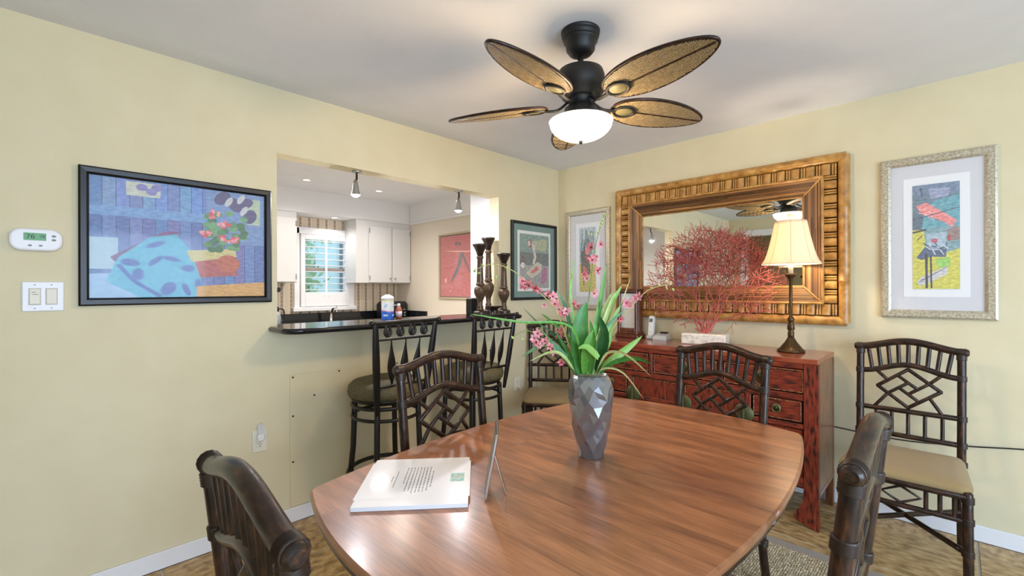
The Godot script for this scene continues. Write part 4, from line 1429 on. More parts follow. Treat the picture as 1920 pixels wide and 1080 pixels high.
# ---------------------------------------------------------------- bar stools; seat faces +z
func make_stool(label: String, pos: Vector3, turn: float) -> Node3D:
	var t := thing("bar_stool", label, "bar stool", pos, turn, "black iron bar stools")
	var st := S()
	lathe(st, [Vector2(0.0, 0.70), Vector2(0.19, 0.70), Vector2(0.212, 0.715), Vector2(0.218, 0.74), Vector2(0.212, 0.768), Vector2(0.19, 0.79), Vector2(0.13, 0.805), Vector2(0.0, 0.81)], 32)
	part(t, "seat_cushion", st, M.olive)
	st = S()
	lathe(st, [Vector2(0.0, 0.665), Vector2(0.08, 0.665), Vector2(0.19, 0.685), Vector2(0.2, 0.699), Vector2(0.0, 0.699)], 28)
	part(t, "seat_pan", st, M.iron)
	for k in 4:
		var a := PI / 4 + k * PI / 2
		st = S()
		tube(st, [Vector3(cos(a) * 0.185, 0.665, sin(a) * 0.185), Vector3(cos(a) * 0.195, 0.4, sin(a) * 0.195), Vector3(cos(a) * 0.235, 0.008, sin(a) * 0.235)], 0.0165, 10)
		part(t, "leg", st, M.iron)
	for q in [["seat_ring", 0.660, 0.190, 0.011], ["brace_ring", 0.595, 0.190, 0.010], ["foot_ring", 0.27, 0.212, 0.013]]:
		st = S()
		var pts := []
		for k in 36: pts.append(Vector3(cos(TAU * k / 36) * q[2], q[1], sin(TAU * k / 36) * q[2]))
		tube(st, pts, q[3], 8, false, true)
		part(t, q[0], st, M.iron)
	# back
	var bz := func(y: float) -> float: return -0.165 - 0.06 * (y - 0.66) / 0.48
	var hw := func(y: float) -> float: return 0.150 + 0.042 * (y - 0.66) / 0.48
	for e in [-1, 1]:
		st = S()
		var pts := []
		var rad := []
		for k in 11:
			var y := lerpf(0.64, 1.145, k / 10.0)
			pts.append(Vector3(e * hw.call(y), y, bz.call(y)))
			rad.append(0.0145 + 0.008 * sin(PI * k / 10.0))
		tube(st, pts, rad, 10, true, false, 0.6, Vector3(1, 0, 0))
		part(t, "back_post", st, M.iron)
		st = S()
		ball(st, Vector3(e * 0.212, 1.142, bz.call(1.142)), Vector3.ONE * 0.0165, 12)
		part(t, "finial", st, M.iron)
	for q in [["top_rail", 1.142, 0.0105, 0.21], ["cross_rail", 1.050, 0.0075, 0.183], ["lower_rail", 0.79, 0.0085, 0.16]]:
		st = S()
		tube(st, [Vector3(-q[3], q[1], bz.call(q[1])), Vector3(q[3], q[1], bz.call(q[1]))], q[2], 8)
		part(t, q[0], st, M.iron)
	for k in 4:
		var x := -0.115 + k * 0.077
		st = S()
		var pts := []
		for j in 16:
			var a := TAU * j / 16
			var r := 0.019 * (0.55 - 0.45 * sin(a)) if sin(a) > 0 else 0.019
			pts.append(Vector3(x + cos(a) * (0.019 if sin(a) < 0 else 0.019 * (1.0 - sin(a) * 0.55)), 1.088 + sin(a) * (0.022 if sin(a) < 0 else 0.046), bz.call(1.09)))
		tube(st, pts, 0.0072, 6, false, true)
		var d := part(t, "teardrop", st, M.iron)
		st = S()
		for f in [-1, 0, 1]:
			tube(st, [Vector3(x + f * 0.003, 1.07, bz.call(1.08)), Vector3(x + f * 0.008, 1.105, bz.call(1.08))], 0.0026, 5)
		part(d, "teardrop_leaf", st, M.iron)
	for k in 3:
		var x := -0.085 + k * 0.085
		st = S()
		var pts := []
		var rad := []
		for j in 13:
			var u := j / 12.0
			var y := lerpf(1.050, 0.79, u)
			pts.append(Vector3(x * lerpf(1.08, 0.82, u), y, bz.call(y)))
			rad.append(0.004 + 0.022 * pow(sin(PI * pow(u, 1.35)), 1.5))
		tube(st, pts, rad, 8, false, false, 0.28, Vector3(1, 0, 0))
		part(t, "leaf_slat", st, M.iron)
	return t

func stools() -> void:
	var s := make_stool("black iron bar stool with olive seat below the white wipes tub", Vector3(0.30, 0.0, 2.0), -PI / 2)
	again(s, "black iron bar stool with olive seat below the candle holders", Vector3(0.30, 0.0, 1.335), -PI / 2 + 0.05)

# ---------------------------------------------------------------- red lacquered sideboard
func sideboard() -> void:
	var t := thing("red_sideboard", "worn red lacquered sideboard with brass pulls against the mirror wall", "sideboard", Vector3(1.421, 0.0, 0.265))
	var W := 1.488
	var D := 0.45
	var Z := D / 2
	var st := S()
	box(st, Vector3(0, 0.915, 0), Vector3(W, 0.03, D), 0.004)
	part(t, "top", st, M.side_top)
	for e in [-1, 1]:
		# front stile running to the floor with a shaped foot
		st = S()
		var poly := PackedVector2Array([Vector2(0, 0.0), Vector2(0, 0.9), Vector2(-0.068, 0.9), Vector2(-0.068, 0.24), Vector2(-0.076, 0.14), Vector2(-0.105, 0.085), Vector2(-0.122, 0.05), Vector2(-0.10, 0.03), Vector2(-0.06, 0.018)])
		var pp := PackedVector2Array()
		for v in poly: pp.append(Vector2(e * (W / 2 + v.x), v.y))
		prism(st, pp, Z - 0.04, Z)
		part(t, "front_stile", st, M.red)
		st = S()
		box(st, Vector3(e * (W / 2 - 0.02), 0.45, -Z + 0.02), Vector3(0.04, 0.9, 0.04), 0.003)
		part(t, "rear_post", st, M.side_wood)
		st = S()
		box(st, Vector3(e * (W / 2 - 0.012), 0.55, 0), Vector3(0.02, 0.70, D - 0.08), 0.002)
		part(t, "side_panel", st, M.side_wood)
		st = S()
		box(st, Vector3(e * (W / 2 - 0.015), 0.19, 0), Vector3(0.03, 0.03, D - 0.08), 0.003)
		part(t, "side_rail", st, M.side_wood)
	st = S()
	box(st, Vector3(0, 0.55, -Z + 0.02), Vector3(W - 0.08, 0.70, 0.012))
	part(t, "back_panel", st, M.red_dark)
	st = S()
	box(st, Vector3(0, 0.215, -0.02), Vector3(W - 0.09, 0.016, D - 0.10))
	part(t, "bottom_panel", st, M.red_dark)
	var face := Z - 0.018
	st = S()
	box(st, Vector3(0, 0.5475, face - 0.025), Vector3(W - 0.14, 0.69, 0.012))
	part(t, "face_board", st, M.red_dark)
	for q in [[0.886, 0.028], [0.714, 0.036], [0.553, 0.026], [0.245, 0.05]]:
		st = S()
		box(st, Vector3(0, q[0], face), Vector3(W - 0.137, q[1], 0.03), 0.003)
		part(t, "front_rail", st, M.red_h)
	# three top drawers, rings on round plates
	for k in 3:
		var xc := -0.464 + k * 0.464
		var d := drawer(t, xc, 0.802, 0.428, 0.132, face)
		pull(d, 0.036, 0.036)
	for e in [-1, 1]:
		st = S()
		box(st, Vector3(e * 0.232, 0.80, face), Vector3(0.028, 0.142, 0.03), 0.003)
		part(t, "divider", st, M.red)
	# small drawers either side, two plain door panels between
	for e in [-1, 1]:
		var d := drawer(t, e * 0.541, 0.633, 0.254, 0.118, face)
		pull(d, 0.024, 0.019)
		st = S()
		box(st, Vector3(e * 0.39, 0.48, face), Vector3(0.032, 0.432, 0.03), 0.003)
		part(t, "divider", st, M.red)
		st = S()
		box(st, Vector3(e * 0.541, 0.40, face - 0.006), Vector3(0.256, 0.27, 0.016), 0.004)
		part(t, "lower_panel", st, M.red)
		st = S()
		box(st, Vector3(e * 0.187, 0.483, face - 0.004), Vector3(0.366, 0.418, 0.02), 0.004)
		var dr := part(t, "door", st, M.red)
		st = S()
		for f in [-1, 1]:
			box(st, Vector3(e * 0.187, 0.483 + f * 0.205, face + 0.0065), Vector3(0.362, 0.005, 0.004), 0.001)
			box(st, Vector3(e * 0.187 + f * 0.179, 0.483, face + 0.0065), Vector3(0.005, 0.41, 0.004), 0.001)
		part(dr, "worn_edge", st, M.worn)
	for x in [-0.368, 0.0, 0.368]:
		st = S()
		lathe(st, [Vector2(0.0, 0.0), Vector2(0.058, 0.0), Vector2(0.056, 0.003), Vector2(0.0, 0.004)], 28, Vector3(x, 0.572, Z - 0.001), Basis(Vector3.RIGHT, PI / 2))
		var o := part(t, "lock_plate", st, M.verdigris, "round greenish brass lock plate")
		st = S()
		box(st, Vector3(x, 0.572, Z + 0.008), Vector3(0.014, 0.128, 0.012), 0.003)
		part(o, "lock_bar", st, M.verdigris)

func drawer(t: Node3D, xc: float, yc: float, w: float, h: float, face: float) -> MeshInstance3D:
	var st := S()
	box(st, Vector3.ZERO, Vector3(w - 0.005, h - 0.003, 0.024), 0.004)
	var d := part(t, "drawer", st, M.red_h)
	d.position = Vector3(xc, yc, face - 0.002)
	st = S()
	for f in [-1, 1]:
		box(st, Vector3(0, f * (h / 2 - 0.006), 0.0125), Vector3(w - 0.012, 0.0045, 0.005), 0.001)
		box(st, Vector3(f * (w / 2 - 0.007), 0, 0.0125), Vector3(0.0045, h - 0.016, 0.005), 0.001)
	part(d, "worn_edge", st, M.worn)
	return d

func pull(d: MeshInstance3D, plate: float, ring: float) -> void:
	var st := S()
	lathe(st, [Vector2(0.0, 0.0), Vector2(plate, 0.0), Vector2(plate * 0.94, 0.003), Vector2(plate * 0.3, 0.004), Vector2(plate * 0.25, 0.012), Vector2(0.0, 0.014)], 24, Vector3(0, 0.006, 0.0125), Basis(Vector3.RIGHT, PI / 2))
	part(d, "pull_plate", st, M.verdigris)
	st = S()
	var pts := []
	for k in 22: pts.append(Vector3(cos(TAU * k / 22) * ring, 0.006 - ring * 0.45 + sin(TAU * k / 22) * ring, 0.022))
	tube(st, pts, 0.0035, 6, false, true)
	part(d, "pull_ring", st, M.brass)

# ---------------------------------------------------------------- bamboo mirror
func mirror() -> void:
	var t := thing("bamboo_mirror", "wide mirror in a deep bamboo and reed frame above the red sideboard", "mirror", Vector3(1.446, 1.614, 0.001))
	var a := 0.801
	var b := 0.527
	var st := S()
	box(st, Vector3(0, 0, 0.011), Vector3(2 * a - 0.06, 2 * b - 0.06, 0.02))
	part(t, "backing", st, M.dark_gap)
	# glass
	st = S()
	box(st, Vector3(0.0, 0.0, 0.025), Vector3(1.17, 0.62, 0.006))
	part(t, "mirror_glass", st, M.glass_mirror)
	# outer half-round poles with nodes
	for s in [[0, 1], [0, -1], [1, 1], [1, -1]]:
		st = S()
		var L: float = a if s[0] == 0 else b
		var off: float = (b if s[0] == 0 else a) - 0.031
		var pts := []
		var rad := []
		var n := 24 if s[0] == 0 else 16
		for k in n + 1:
			var u := lerpf(-L + 0.02, L - 0.02, float(k) / n)
			var node := (k + (3 if s[1] > 0 else 0)) % 7
			for w in ([-0.004, 0.0, 0.004] if node == 0 and k > 0 and k < n else [0.0]):
				pts.append(Vector3(u + w, s[1] * off, 0.032) if s[0] == 0 else Vector3(s[1] * off, u + w, 0.032))
				rad.append(0.0305 if node != 0 or w != 0.0 else 0.0325)
		tube(st, pts, rad, 12, false)
		part(t, "bamboo_pole", st, M.bamboo)
	# row of short bamboo pieces: one broad, two narrow, over and over
	var bw := 0.066
	st = S()
	tube(st, [Vector3(-bw / 2, 0, 0), Vector3(bw / 2, 0, 0)], 0.0255, 8, false, false, 0.5, Vector3(0, 1, 0))
	var broad := done(st)
	st = S()
	tube(st, [Vector3(-bw / 2, 0, 0), Vector3(bw / 2, 0, 0)], 0.0065, 6, false)
	var narrow := done(st)
	for s in [[0, 1], [0, -1], [1, 1], [1, -1]]:
		var L: float = (a if s[0] == 0 else b) - 0.066
		var off: float = (b if s[0] == 0 else a) - 0.0985
		if s[0] == 1: L -= 0.066
		var n := int(round(2 * L / 0.084))
		var per := 2 * L / n
		for k in n:
			var u := -L + per * (k + 0.5)
			for q in [[-0.014, broad], [0.0215, narrow], [0.036, narrow]]:
				var o := part(t, "bamboo_piece", q[1], M.bamboo)
				o.position = Vector3(u + q[0], s[1] * off, 0.044) if s[0] == 0 else Vector3(s[1] * off, u + q[0], 0.044)
				if s[0] == 0: o.rotation.z = PI / 2
	# bead between the pieces and the sloping reed panels
	var ai := a - 0.137
	var bi := b - 0.137
	for s in [[0, 1], [0, -1], [1, 1], [1, -1]]:
		st = S()
		if s[0] == 0: tube(st, [Vector3(-ai, s[1] * bi, 0.056), Vector3(ai, s[1] * bi, 0.056)], 0.009, 8)
		else: tube(st, [Vector3(s[1] * ai, -bi, 0.056), Vector3(s[1] * ai, bi, 0.056)], 0.009, 8)
		part(t, "bead", st, M.bamboo)
	for s in [[0, 1], [0, -1], [1, 1], [1, -1]]:
		st = S()
		var n := 14
		for k in n:
			var u := (k + 0.5) / n
			var ins := 0.007 + 0.096 * u
			var z := lerpf(0.055, 0.034, u)
			var v := rng.randf()
			var v2 := rng.randf()
			var la: float = (ai if s[0] == 0 else bi) - ins
			var ob: float = (bi if s[0] == 0 else ai) - ins
			var segs := 5 if s[0] == 0 else 3
			var cuts := [-la]
			for j in segs - 1: cuts.append(lerpf(-la, la, (j + 1.0) / segs + rng.randf_range(-0.08, 0.08)))
			cuts.append(la)
			for j in segs:
				var c := Color(lerpf(0.10, 0.50, v), lerpf(0.04, 0.25, v), lerpf(0.010, 0.080, v)) * lerpf(0.45, 1.2, v2)
				v2 = rng.randf()
				st.set_color(c)
				var p0 := Vector3(cuts[j], s[1] * ob, z)
				var p1 := Vector3(cuts[j + 1] - 0.001, s[1] * ob, z)
				if s[0] == 1:
					p0 = Vector3(p0.y, p0.x, z); p1 = Vector3(p1.y, p1.x, z)
				tube(st, [p0, p1], 0.0041, 6, false)
		part(t, "reed_panel", st, M.reed)
	# mitre reeds and the lip around the glass
	for sx in [-1, 1]:
		for sy in [-1, 1]:
			st = S()
			tube(st, [Vector3(sx * ai, sy * bi, 0.058), Vector3(sx * (ai - 0.10), sy * (bi - 0.10), 0.038)], 0.006, 6)
			part(t, "mitre_reed", st, M.bamboo)
	st = S()
	var g := 0.106
	var c4 := [Vector3(-ai + g, -bi + g, 0.032), Vector3(ai - g, -bi + g, 0.032), Vector3(ai - g, bi - g, 0.032), Vector3(-ai + g, bi - g, 0.032)]
	for k in 4: tube(st, [c4[k], c4[(k + 1) % 4]], 0.005, 6)
	part(t, "lip", st, M.bamboo)

# ---------------------------------------------------------------- things on the sideboard
const TOP := 0.9305
func on_sideboard() -> void:
	var st: SurfaceTool
	# table lamp
	var t := thing("table_lamp", "lit table lamp with cream bell shade and bronze base", "lamp", Vector3(1.975, TOP, 0.215))
	st = S()
	lathe(st, [Vector2(0.0, 0.0), Vector2(0.074, 0.0), Vector2(0.076, 0.008), Vector2(0.068, 0.016), Vector2(0.062, 0.020), Vector2(0.052, 0.034), Vector2(0.032, 0.060), Vector2(0.020, 0.082), Vector2(0.016, 0.09), Vector2(0.0, 0.09)], 28)
	part(t, "base", st, M.bronze)
	st = S()
	lathe(st, [Vector2(0.012, 0.088), Vector2(0.019, 0.094), Vector2(0.016, 0.100), Vector2(0.020, 0.106), Vector2(0.016, 0.112), Vector2(0.019, 0.120), Vector2(0.013, 0.126), Vector2(0.021, 0.138), Vector2(0.018, 0.165), Vector2(0.013, 0.180), Vector2(0.018, 0.188), Vector2(0.020, 0.198), Vector2(0.014, 0.210), Vector2(0.0095, 0.216), Vector2(0.0095, 0.43), Vector2(0.013, 0.436), Vector2(0.013, 0.446), Vector2(0.024, 0.456), Vector2(0.031, 0.468), Vector2(0.031, 0.476), Vector2(0.0, 0.478)], 20)
	part(t, "column", st, M.bronze)
	st = S()
	lathe(st, [Vector2(0.0, 0.478), Vector2(0.014, 0.478), Vector2(0.014, 0.53), Vector2(0.0, 0.53)], 12)
	part(t, "socket", st, mat(C8(200, 188, 160), 0.5))
	st = S()
	var prof := []
	var inner := []
	for k in 13:
		var u := k / 12.0
		var r := lerpf(0.158, 0.084, pow(u, 0.62))
		var y := lerpf(0.535, 0.795, u)
		prof.append(Vector2(r, y))
		inner.push_front(Vector2(r - 0.0015, y))
	lathe(st, prof + inner, 48)
	var shade := mat(C8(240, 230, 212), 0.8)
	shade.backlight_enabled = true
	shade.backlight = Color(0.9, 0.84, 0.74)
	var sh := part(t, "lamp_shade", st, shade)
	st = S()
	for k in 8:
		var pts := []
		for p in prof:
			var a := TAU * k / 8 + 0.55
			pts.append(Vector3(cos(a) * (p.x + 0.0005), p.y, sin(a) * (p.x + 0.0005)))
		tube(st, pts, 0.0016, 5)
	for q in [[0.158, 0.535], [0.084, 0.795]]:
		var pts := []
		for k in 40: pts.append(Vector3(cos(TAU * k / 40) * q[0], q[1], sin(TAU * k / 40) * q[0]))
		tube(st, pts, 0.0022, 5, false, true)
	part(sh, "piping", st, mat(C8(222, 204, 172), 0.8))
	st = S()
	lathe(st, [Vector2(0.004, 0.79), Vector2(0.004, 0.81), Vector2(0.014, 0.816), Vector2(0.011, 0.826), Vector2(0.018, 0.832), Vector2(0.016, 0.838), Vector2(0.0, 0.840)], 14)
	part(t, "finial", st, mat(C8(226, 212, 170), 0.4))
	st = S()
	for e in [0, 1]:
		tube(st, spline([Vector3(0.0, 0.53, 0.0), Vector3(cos(e * PI) * 0.05, 0.58, 0), Vector3(cos(e * PI) * 0.05, 0.72, 0), Vector3(0, 0.795, 0)], 4), 0.0018, 5)
	part(t, "harp", st, M.brass)
	st = S()
	ball(st, Vector3(0, 0.615, 0), Vector3(0.03, 0.05, 0.03), 14)
	part(t, "lamp_bulb", st, glow(C8(255, 226, 178), 6.0))
	bulb(t, Vector3(0, 0.62, 0), C8(255, 230, 200), 0.30, 0.03)
	# coral on a marble block
	var co := thing("red_coral", "branching red sea fan coral on a white stone block", "coral", Vector3(1.445, TOP, 0.185), deg_to_rad(10))
	st = S()
	box(st, Vector3(0, 0.037, 0), Vector3(0.285, 0.074, 0.16), 0.007)
	part(co, "stone_base", st, M.marble)
	coral(co)
	# mantel clock
	t = thing("wooden_clock", "tall brown wooden clock with white dial behind the orchids", "clock", Vector3(0.845, TOP, 0.155))
	st = S()
	box(st, Vector3(0, 0.014, 0), Vector3(0.20, 0.028, 0.13), 0.005)
	box(st, Vector3(0, 0.038, 0), Vector3(0.18, 0.02, 0.115), 0.005)
	part(t, "plinth", st, M.clock_wood)
	for e in [-1, 1]:
		st = S()
		box(st, Vector3(e * 0.076, 0.215, 0.035), Vector3(0.022, 0.34, 0.03), 0.003)
		part(t, "stile", st, M.clock_wood)
	st = S()
	box(st, Vector3(0, 0.061, 0.035), Vector3(0.13, 0.026, 0.03), 0.003)
	part(t, "door_rail", st, M.clock_wood)
	st = S()
	box(st, Vector3(0, 0.205, -0.015), Vector3(0.172, 0.32, 0.07), 0.003)
	part(t, "case", st, M.clock_wood)
	st = S()
	box(st, Vector3(0, 0.381, 0), Vector3(0.19, 0.012, 0.12), 0.003)
	box(st, Vector3(0, 0.367, 0), Vector3(0.178, 0.018, 0.11), 0.003)
	part(t, "crown_moulding", st, M.clock_wood)
	var p := Paint.new(128, 256, C8(204, 200, 186))
	p.rect(0.0, 0.0, 1.0, 0.44, C8(216, 220, 224))
	for k in 12:
		var v := Vector2(cos(TAU * k / 12) * 0.32, sin(TAU * k / 12) * 0.16)
		p.line([Vector2(0.5, 0.22) + v * 0.85, Vector2(0.5, 0.22) + v * 1.05], 0.01, C8(60, 60, 66))
	p.line([Vector2(0.5, 0.22), Vector2(0.66, 0.12)], 0.012, C8(20, 20, 24))
	p.line([Vector2(0.5, 0.22), Vector2(0.36, 0.24)], 0.014, C8(20, 20, 24))
	p.line([Vector2(0.0, 0.47), Vector2(1.0, 0.47)], 0.006, C8(150, 140, 120))
	for k in 9: p.line([Vector2(0.12 + 0.09 * k, 0.97 - 0.05 * (k % 3)), Vector2(0.16 + 0.09 * k, 0.90 - 0.03 * (k % 2))], 0.006, C8(140, 130, 112))
	var dial := part(t, "dial", sheet(0.128, 0.272), print_mat(p.tex(), 0.4))
	dial.position = Vector3(0, 0.212, 0.0212)
	st = S()
	box(st, Vector3(0, 0.212, 0.04), Vector3(0.13, 0.274, 0.003))
	part(t, "glass", st, M.pane)
	# cordless phone
	t = thing("cordless_phone", "silver cordless phone with answering base beside the wooden clock", "phone", Vector3(1.065, TOP, 0.145))
	st = S()
	var rings := []
	for q in [[0.0, 0.0], [0.0, 0.012], [0.006, 0.03], [0.018, 0.042], [0.026, 0.043]]:
		var ring := PackedVector3Array()
		for v in rrect(0.115 - q[0] * 1.2, 0.115 - 2 * q[0], 0.012): ring.append(Vector3(0.045 + v.x, q[1] + (0.012 * (-v.y / 0.06) if q[0] > 0.01 else 0.0), v.y))
		rings.append(ring)
	loft(st, rings)
	part(t, "base", st, mat(C8(190, 190, 186), 0.4))
	st = S()
	box(st, Vector3(0.05, 0.052, -0.02), Vector3(0.06, 0.006, 0.03), 0.002, Basis(Vector3.RIGHT, 0.2))
	part(t, "display", st, M.black)
	st = S()
	box(st, Vector3(-0.045, 0.013, 0.0), Vector3(0.055, 0.026, 0.075), 0.008)
	part(t, "cradle", st, mat(C8(200, 200, 196), 0.4))
	var BH := Basis(Vector3.RIGHT, -0.16)
	st = S()
	slab(st, 0.046, 0.158, 0.014, -0.012, 0.012, 0.006)
	var hs := part(t, "handset", st, mat(C8(214, 214, 208), 0.35))
	hs.transform = Transform3D(BH, Vector3(-0.045, 0.098, -0.004))
	st = S()
	box(st, Vector3(0, 0.042, 0.0125), Vector3(0.028, 0.026, 0.002), 0.0006)
	part(hs, "screen", st, mat(C8(96, 104, 100), 0.2))
	st = S()
	for r in 5:
		for c in 3: box(st, Vector3(-0.012 + c * 0.012, 0.018 - r * 0.014, 0.0125), Vector3(0.009, 0.008, 0.003), 0.001)
	part(hs, "keypad", st, mat(C8(236, 236, 230), 0.5))

var twig := []
func grow(p: Vector3, d: Vector3, r: float, left: float, lvl: int) -> void:
	var pts := [p]
	var n := rng.randi_range(3, 4)
	var seg := 0.0165
	for k in n:
		d = (d + Vector3(rng.randfn() * 0.16, rng.randfn() * 0.16, rng.randfn() * 0.10 - p.z * 5.0)).normalized()
		p += d * seg
		pts.append(p)
		left -= seg
	# outline of the fan
	var q := Vector2(p.x / 0.395, (p.y - 0.36) / 0.42)
	var outside := q.length() > 1.0 + rng.randf() * 0.08 or p.y < 0.11 or absf(p.x) > 0.06 + (p.y - 0.07) * 1.8
	twig.append([pts, r, maxf(r * 0.87, 0.0017)])
	if outside or left <= 0.0 or lvl > 22: return
	var r2 := maxf(r * 0.87, 0.0017)
	if rng.randf() < 0.33:
		var a := rng.randf_range(0.25, 0.55)
		grow(p, d.rotated(Vector3.BACK, a), r2, left, lvl + 1)
		grow(p, d.rotated(Vector3.BACK, -a * rng.randf_range(0.5, 1.0)), r2, left, lvl + 1)
	else:
		grow(p, d, r2, left, lvl + 1)

func coral(parent: Node3D) -> void:
	rng.seed = 99
	twig = []
	for k in 22:
		var a := lerpf(-1.02, 1.02, k / 21.0)
		var d := Vector3(sin(a), cos(a), rng.randfn() * 0.08).normalized()
		grow(Vector3(sin(a) * 0.014, 0.072, rng.randfn() * 0.006), d, 0.0048, 0.9, 0)
	var st := S()
	for w in twig:
		var pts: Array = w[0]
		var rad := []
		for k in pts.size(): rad.append(lerpf(w[1], w[2], float(k) / (pts.size() - 1)))
		tube(st, pts, rad, 5 if w[1] > 0.002 else 4, false)
	var o := part(parent, "branches", st, M.coral)
	o.rotation.y = deg_to_rad(-8)
	rng.seed = 512

# ---------------------------------------------------------------- ceiling fan
func leaf_half(u: float) -> float:
	return 0.092 * pow(sin(PI * clampf(pow(u, 0.84), 0.0, 1.0)), 0.52) + 0.010 * (1.0 - u)

func fan() -> void:
	var t := thing("ceiling_fan", "black ceiling fan with five woven leaf blades and lit glass bowl", "ceiling fan", Vector3(1.527, H, 1.76))
	var st := S()
	lathe(st, [Vector2(0.0, -0.105), Vector2(0.03, -0.105), Vector2(0.048, -0.098), Vector2(0.062, -0.08), Vector2(0.064, -0.05), Vector2(0.074, -0.044), Vector2(0.076, -0.034), Vector2(0.070, -0.031), Vector2(0.080, -0.026), Vector2(0.082, -0.016), Vector2(0.078, -0.012), Vector2(0.084, -0.008), Vector2(0.084, -0.001), Vector2(0.0, -0.001)], 32)
	part(t, "canopy", st, M.black_matte)
	st = S()
	lathe(st, [Vector2(0.0, -0.17), Vector2(0.0125, -0.17), Vector2(0.0125, -0.1), Vector2(0.0, -0.1)], 14)
	part(t, "down_rod", st, M.black_matte)
	st = S()
	lathe(st, [Vector2(0.0, -0.292), Vector2(0.075, -0.292), Vector2(0.086, -0.282), Vector2(0.09, -0.268), Vector2(0.102, -0.262), Vector2(0.103, -0.195), Vector2(0.096, -0.174), Vector2(0.07, -0.162), Vector2(0.03, -0.156), Vector2(0.022, -0.145), Vector2(0.0, -0.145)], 36)
	part(t, "motor_housing", st, M.black_matte)
	st = S()
	lathe(st, [Vector2(0.0, -0.388), Vector2(0.078, -0.388), Vector2(0.082, -0.378), Vector2(0.074, -0.366), Vector2(0.07, -0.335), Vector2(0.055, -0.328), Vector2(0.05, -0.305), Vector2(0.058, -0.296), Vector2(0.058, -0.288), Vector2(0.0, -0.288)], 30)
	part(t, "light_fitter", st, M.black_matte)
	# glass bowl
	st = S()
	var pr := []
	for k in 13:
		var u := k / 12.0
		pr.append(Vector2(0.136 * sin(u * PI / 2) if k > 0 else 0.0, -0.476 + 0.080 * (1.0 - cos(u * PI / 2))))
	pr.append(Vector2(0.139, -0.392))
	pr.append(Vector2(0.132, -0.389))
	pr.append(Vector2(0.074, -0.387))
	lathe(st, pr, 36)
	part(t, "lamp_bowl", st, glow(C8(255, 248, 230), 2.0))
	bulb(t, Vector3(0, -0.43, 0), C8(255, 218, 172), 1.25, 0.08)
	st = S()
	lathe(st, [Vector2(0.0, -0.49), Vector2(0.006, -0.488), Vector2(0.009, -0.480), Vector2(0.007, -0.474), Vector2(0.0, -0.474)], 12)
	part(t, "bowl_finial", st, M.black_matte)
	# blade meshes, shared by the five blades
	var r0 := 0.155
	var len := 0.475
	var outline := PackedVector2Array()
	for k in 25:
		var u := 0.5 - 0.5 * cos(PI * k / 24.0)
		outline.append(Vector2(r0 + len * u, leaf_half(u)))
	for k in range(23, -1, -1):
		var u := 0.5 - 0.5 * cos(PI * k / 24.0)
		outline.append(Vector2(r0 + len * u, -leaf_half(u)))
	st = S()
	var T := Transform3D(Basis(Vector3.RIGHT, Vector3(0, 0, 1), Vector3.UP), Vector3.ZERO)
	prism(st, inset(outline, 0.003), -0.002, 0.002, T)
	var panel := done(st)
	st = S()
	var pts := []
	for v in outline: pts.append(Vector3(v.x, 0, v.y))
	tube(st, pts, 0.0064, 7, false, true)
	var rim := done(st)
	st = S()
	box(st, Vector3(r0 + len / 2, 0, 0), Vector3(len - 0.012, 0.015, 0.013), 0.003)
	var spine := done(st)
	st = S()
	var cs := 0.0262
	var room := func(x: float) -> float: return leaf_half(clampf((x - r0) / len, 0.0, 1.0)) - 0.005 if x > r0 + 0.004 and x < r0 + len - 0.004 else -1.0
	for i in 19:
		for j in range(-4, 4):
			var c := Vector2(r0 + (i + 0.5) * cs, (j + 0.5) * cs)
			for k in 4:
				var o := -0.0098 + 0.0065 * k
				if (i + j) % 2 == 0:
					# strip across the blade, cut where the rim comes
					var w: float = room.call(c.x + o)
					var z0 := clampf(c.y - cs * 0.49, -w, w)
					var z1 := clampf(c.y + cs * 0.49, -w, w)
					if w < 0.0 or z1 - z0 < 0.003: continue
					for sg in [-1, 1]: box(st, Vector3(c.x + o, sg * 0.0042, (z0 + z1) / 2), Vector3(0.0040, 0.0044, z1 - z0))
				else:
					var z := c.y + o
					var x0 := c.x - cs * 0.49
					var x1 := c.x + cs * 0.49
					while x1 - x0 > 0.003 and room.call(x0) < absf(z): x0 += 0.0015
					while x1 - x0 > 0.003 and room.call(x1) < absf(z): x1 -= 0.0015
					if x1 - x0 <= 0.003: continue
					for sg in [-1, 1]: box(st, Vector3((x0 + x1) / 2, sg * 0.0042, z), Vector3(x1 - x0, 0.0044, 0.0040))
	var weave := done(st)
	st = S()
	# arm from the motor to the blade, with an open oval end plate
	tube(st, spline([Vector3(0.06, 0.012, 0), Vector3(0.10, -0.012, 0), Vector3(0.14, -0.014, 0), Vector3(0.17, -0.008, 0)], 4), 0.010, 8, true, false, 0.6)
	pts = []
	for k in 24: pts.append(Vector3(0.213 + cos(TAU * k / 24) * 0.050, -0.010, sin(TAU * k / 24) * 0.034))
	tube(st, pts, 0.0065, 8, false, true)
	var arm := done(st)
	st = S()
	lathe(st, [Vector2(0.0, -0.012), Vector2(0.75, -0.012), Vector2(0.97, -0.007), Vector2(0.97, -0.003), Vector2(0.0, -0.003)], 24, Vector3(0.213, 0, 0), Basis.from_scale(Vector3(0.050, 1, 0.034)))
	var oval := done(st)
	var wood := mat(C8(40, 27, 15), 0.8)
	var straw := tri_mat(ramp(noise_bytes(128, 128, 0.1, 3, 41), 128, 128, [[0.1, C8(96, 84, 60)], [0.5, C8(146, 130, 98)], [0.9, C8(188, 172, 138)]]), Vector3.ONE * 14.0, 0.5, false)
	var oliveplate := mat(C8(120, 118, 88), 0.3, 0.3)
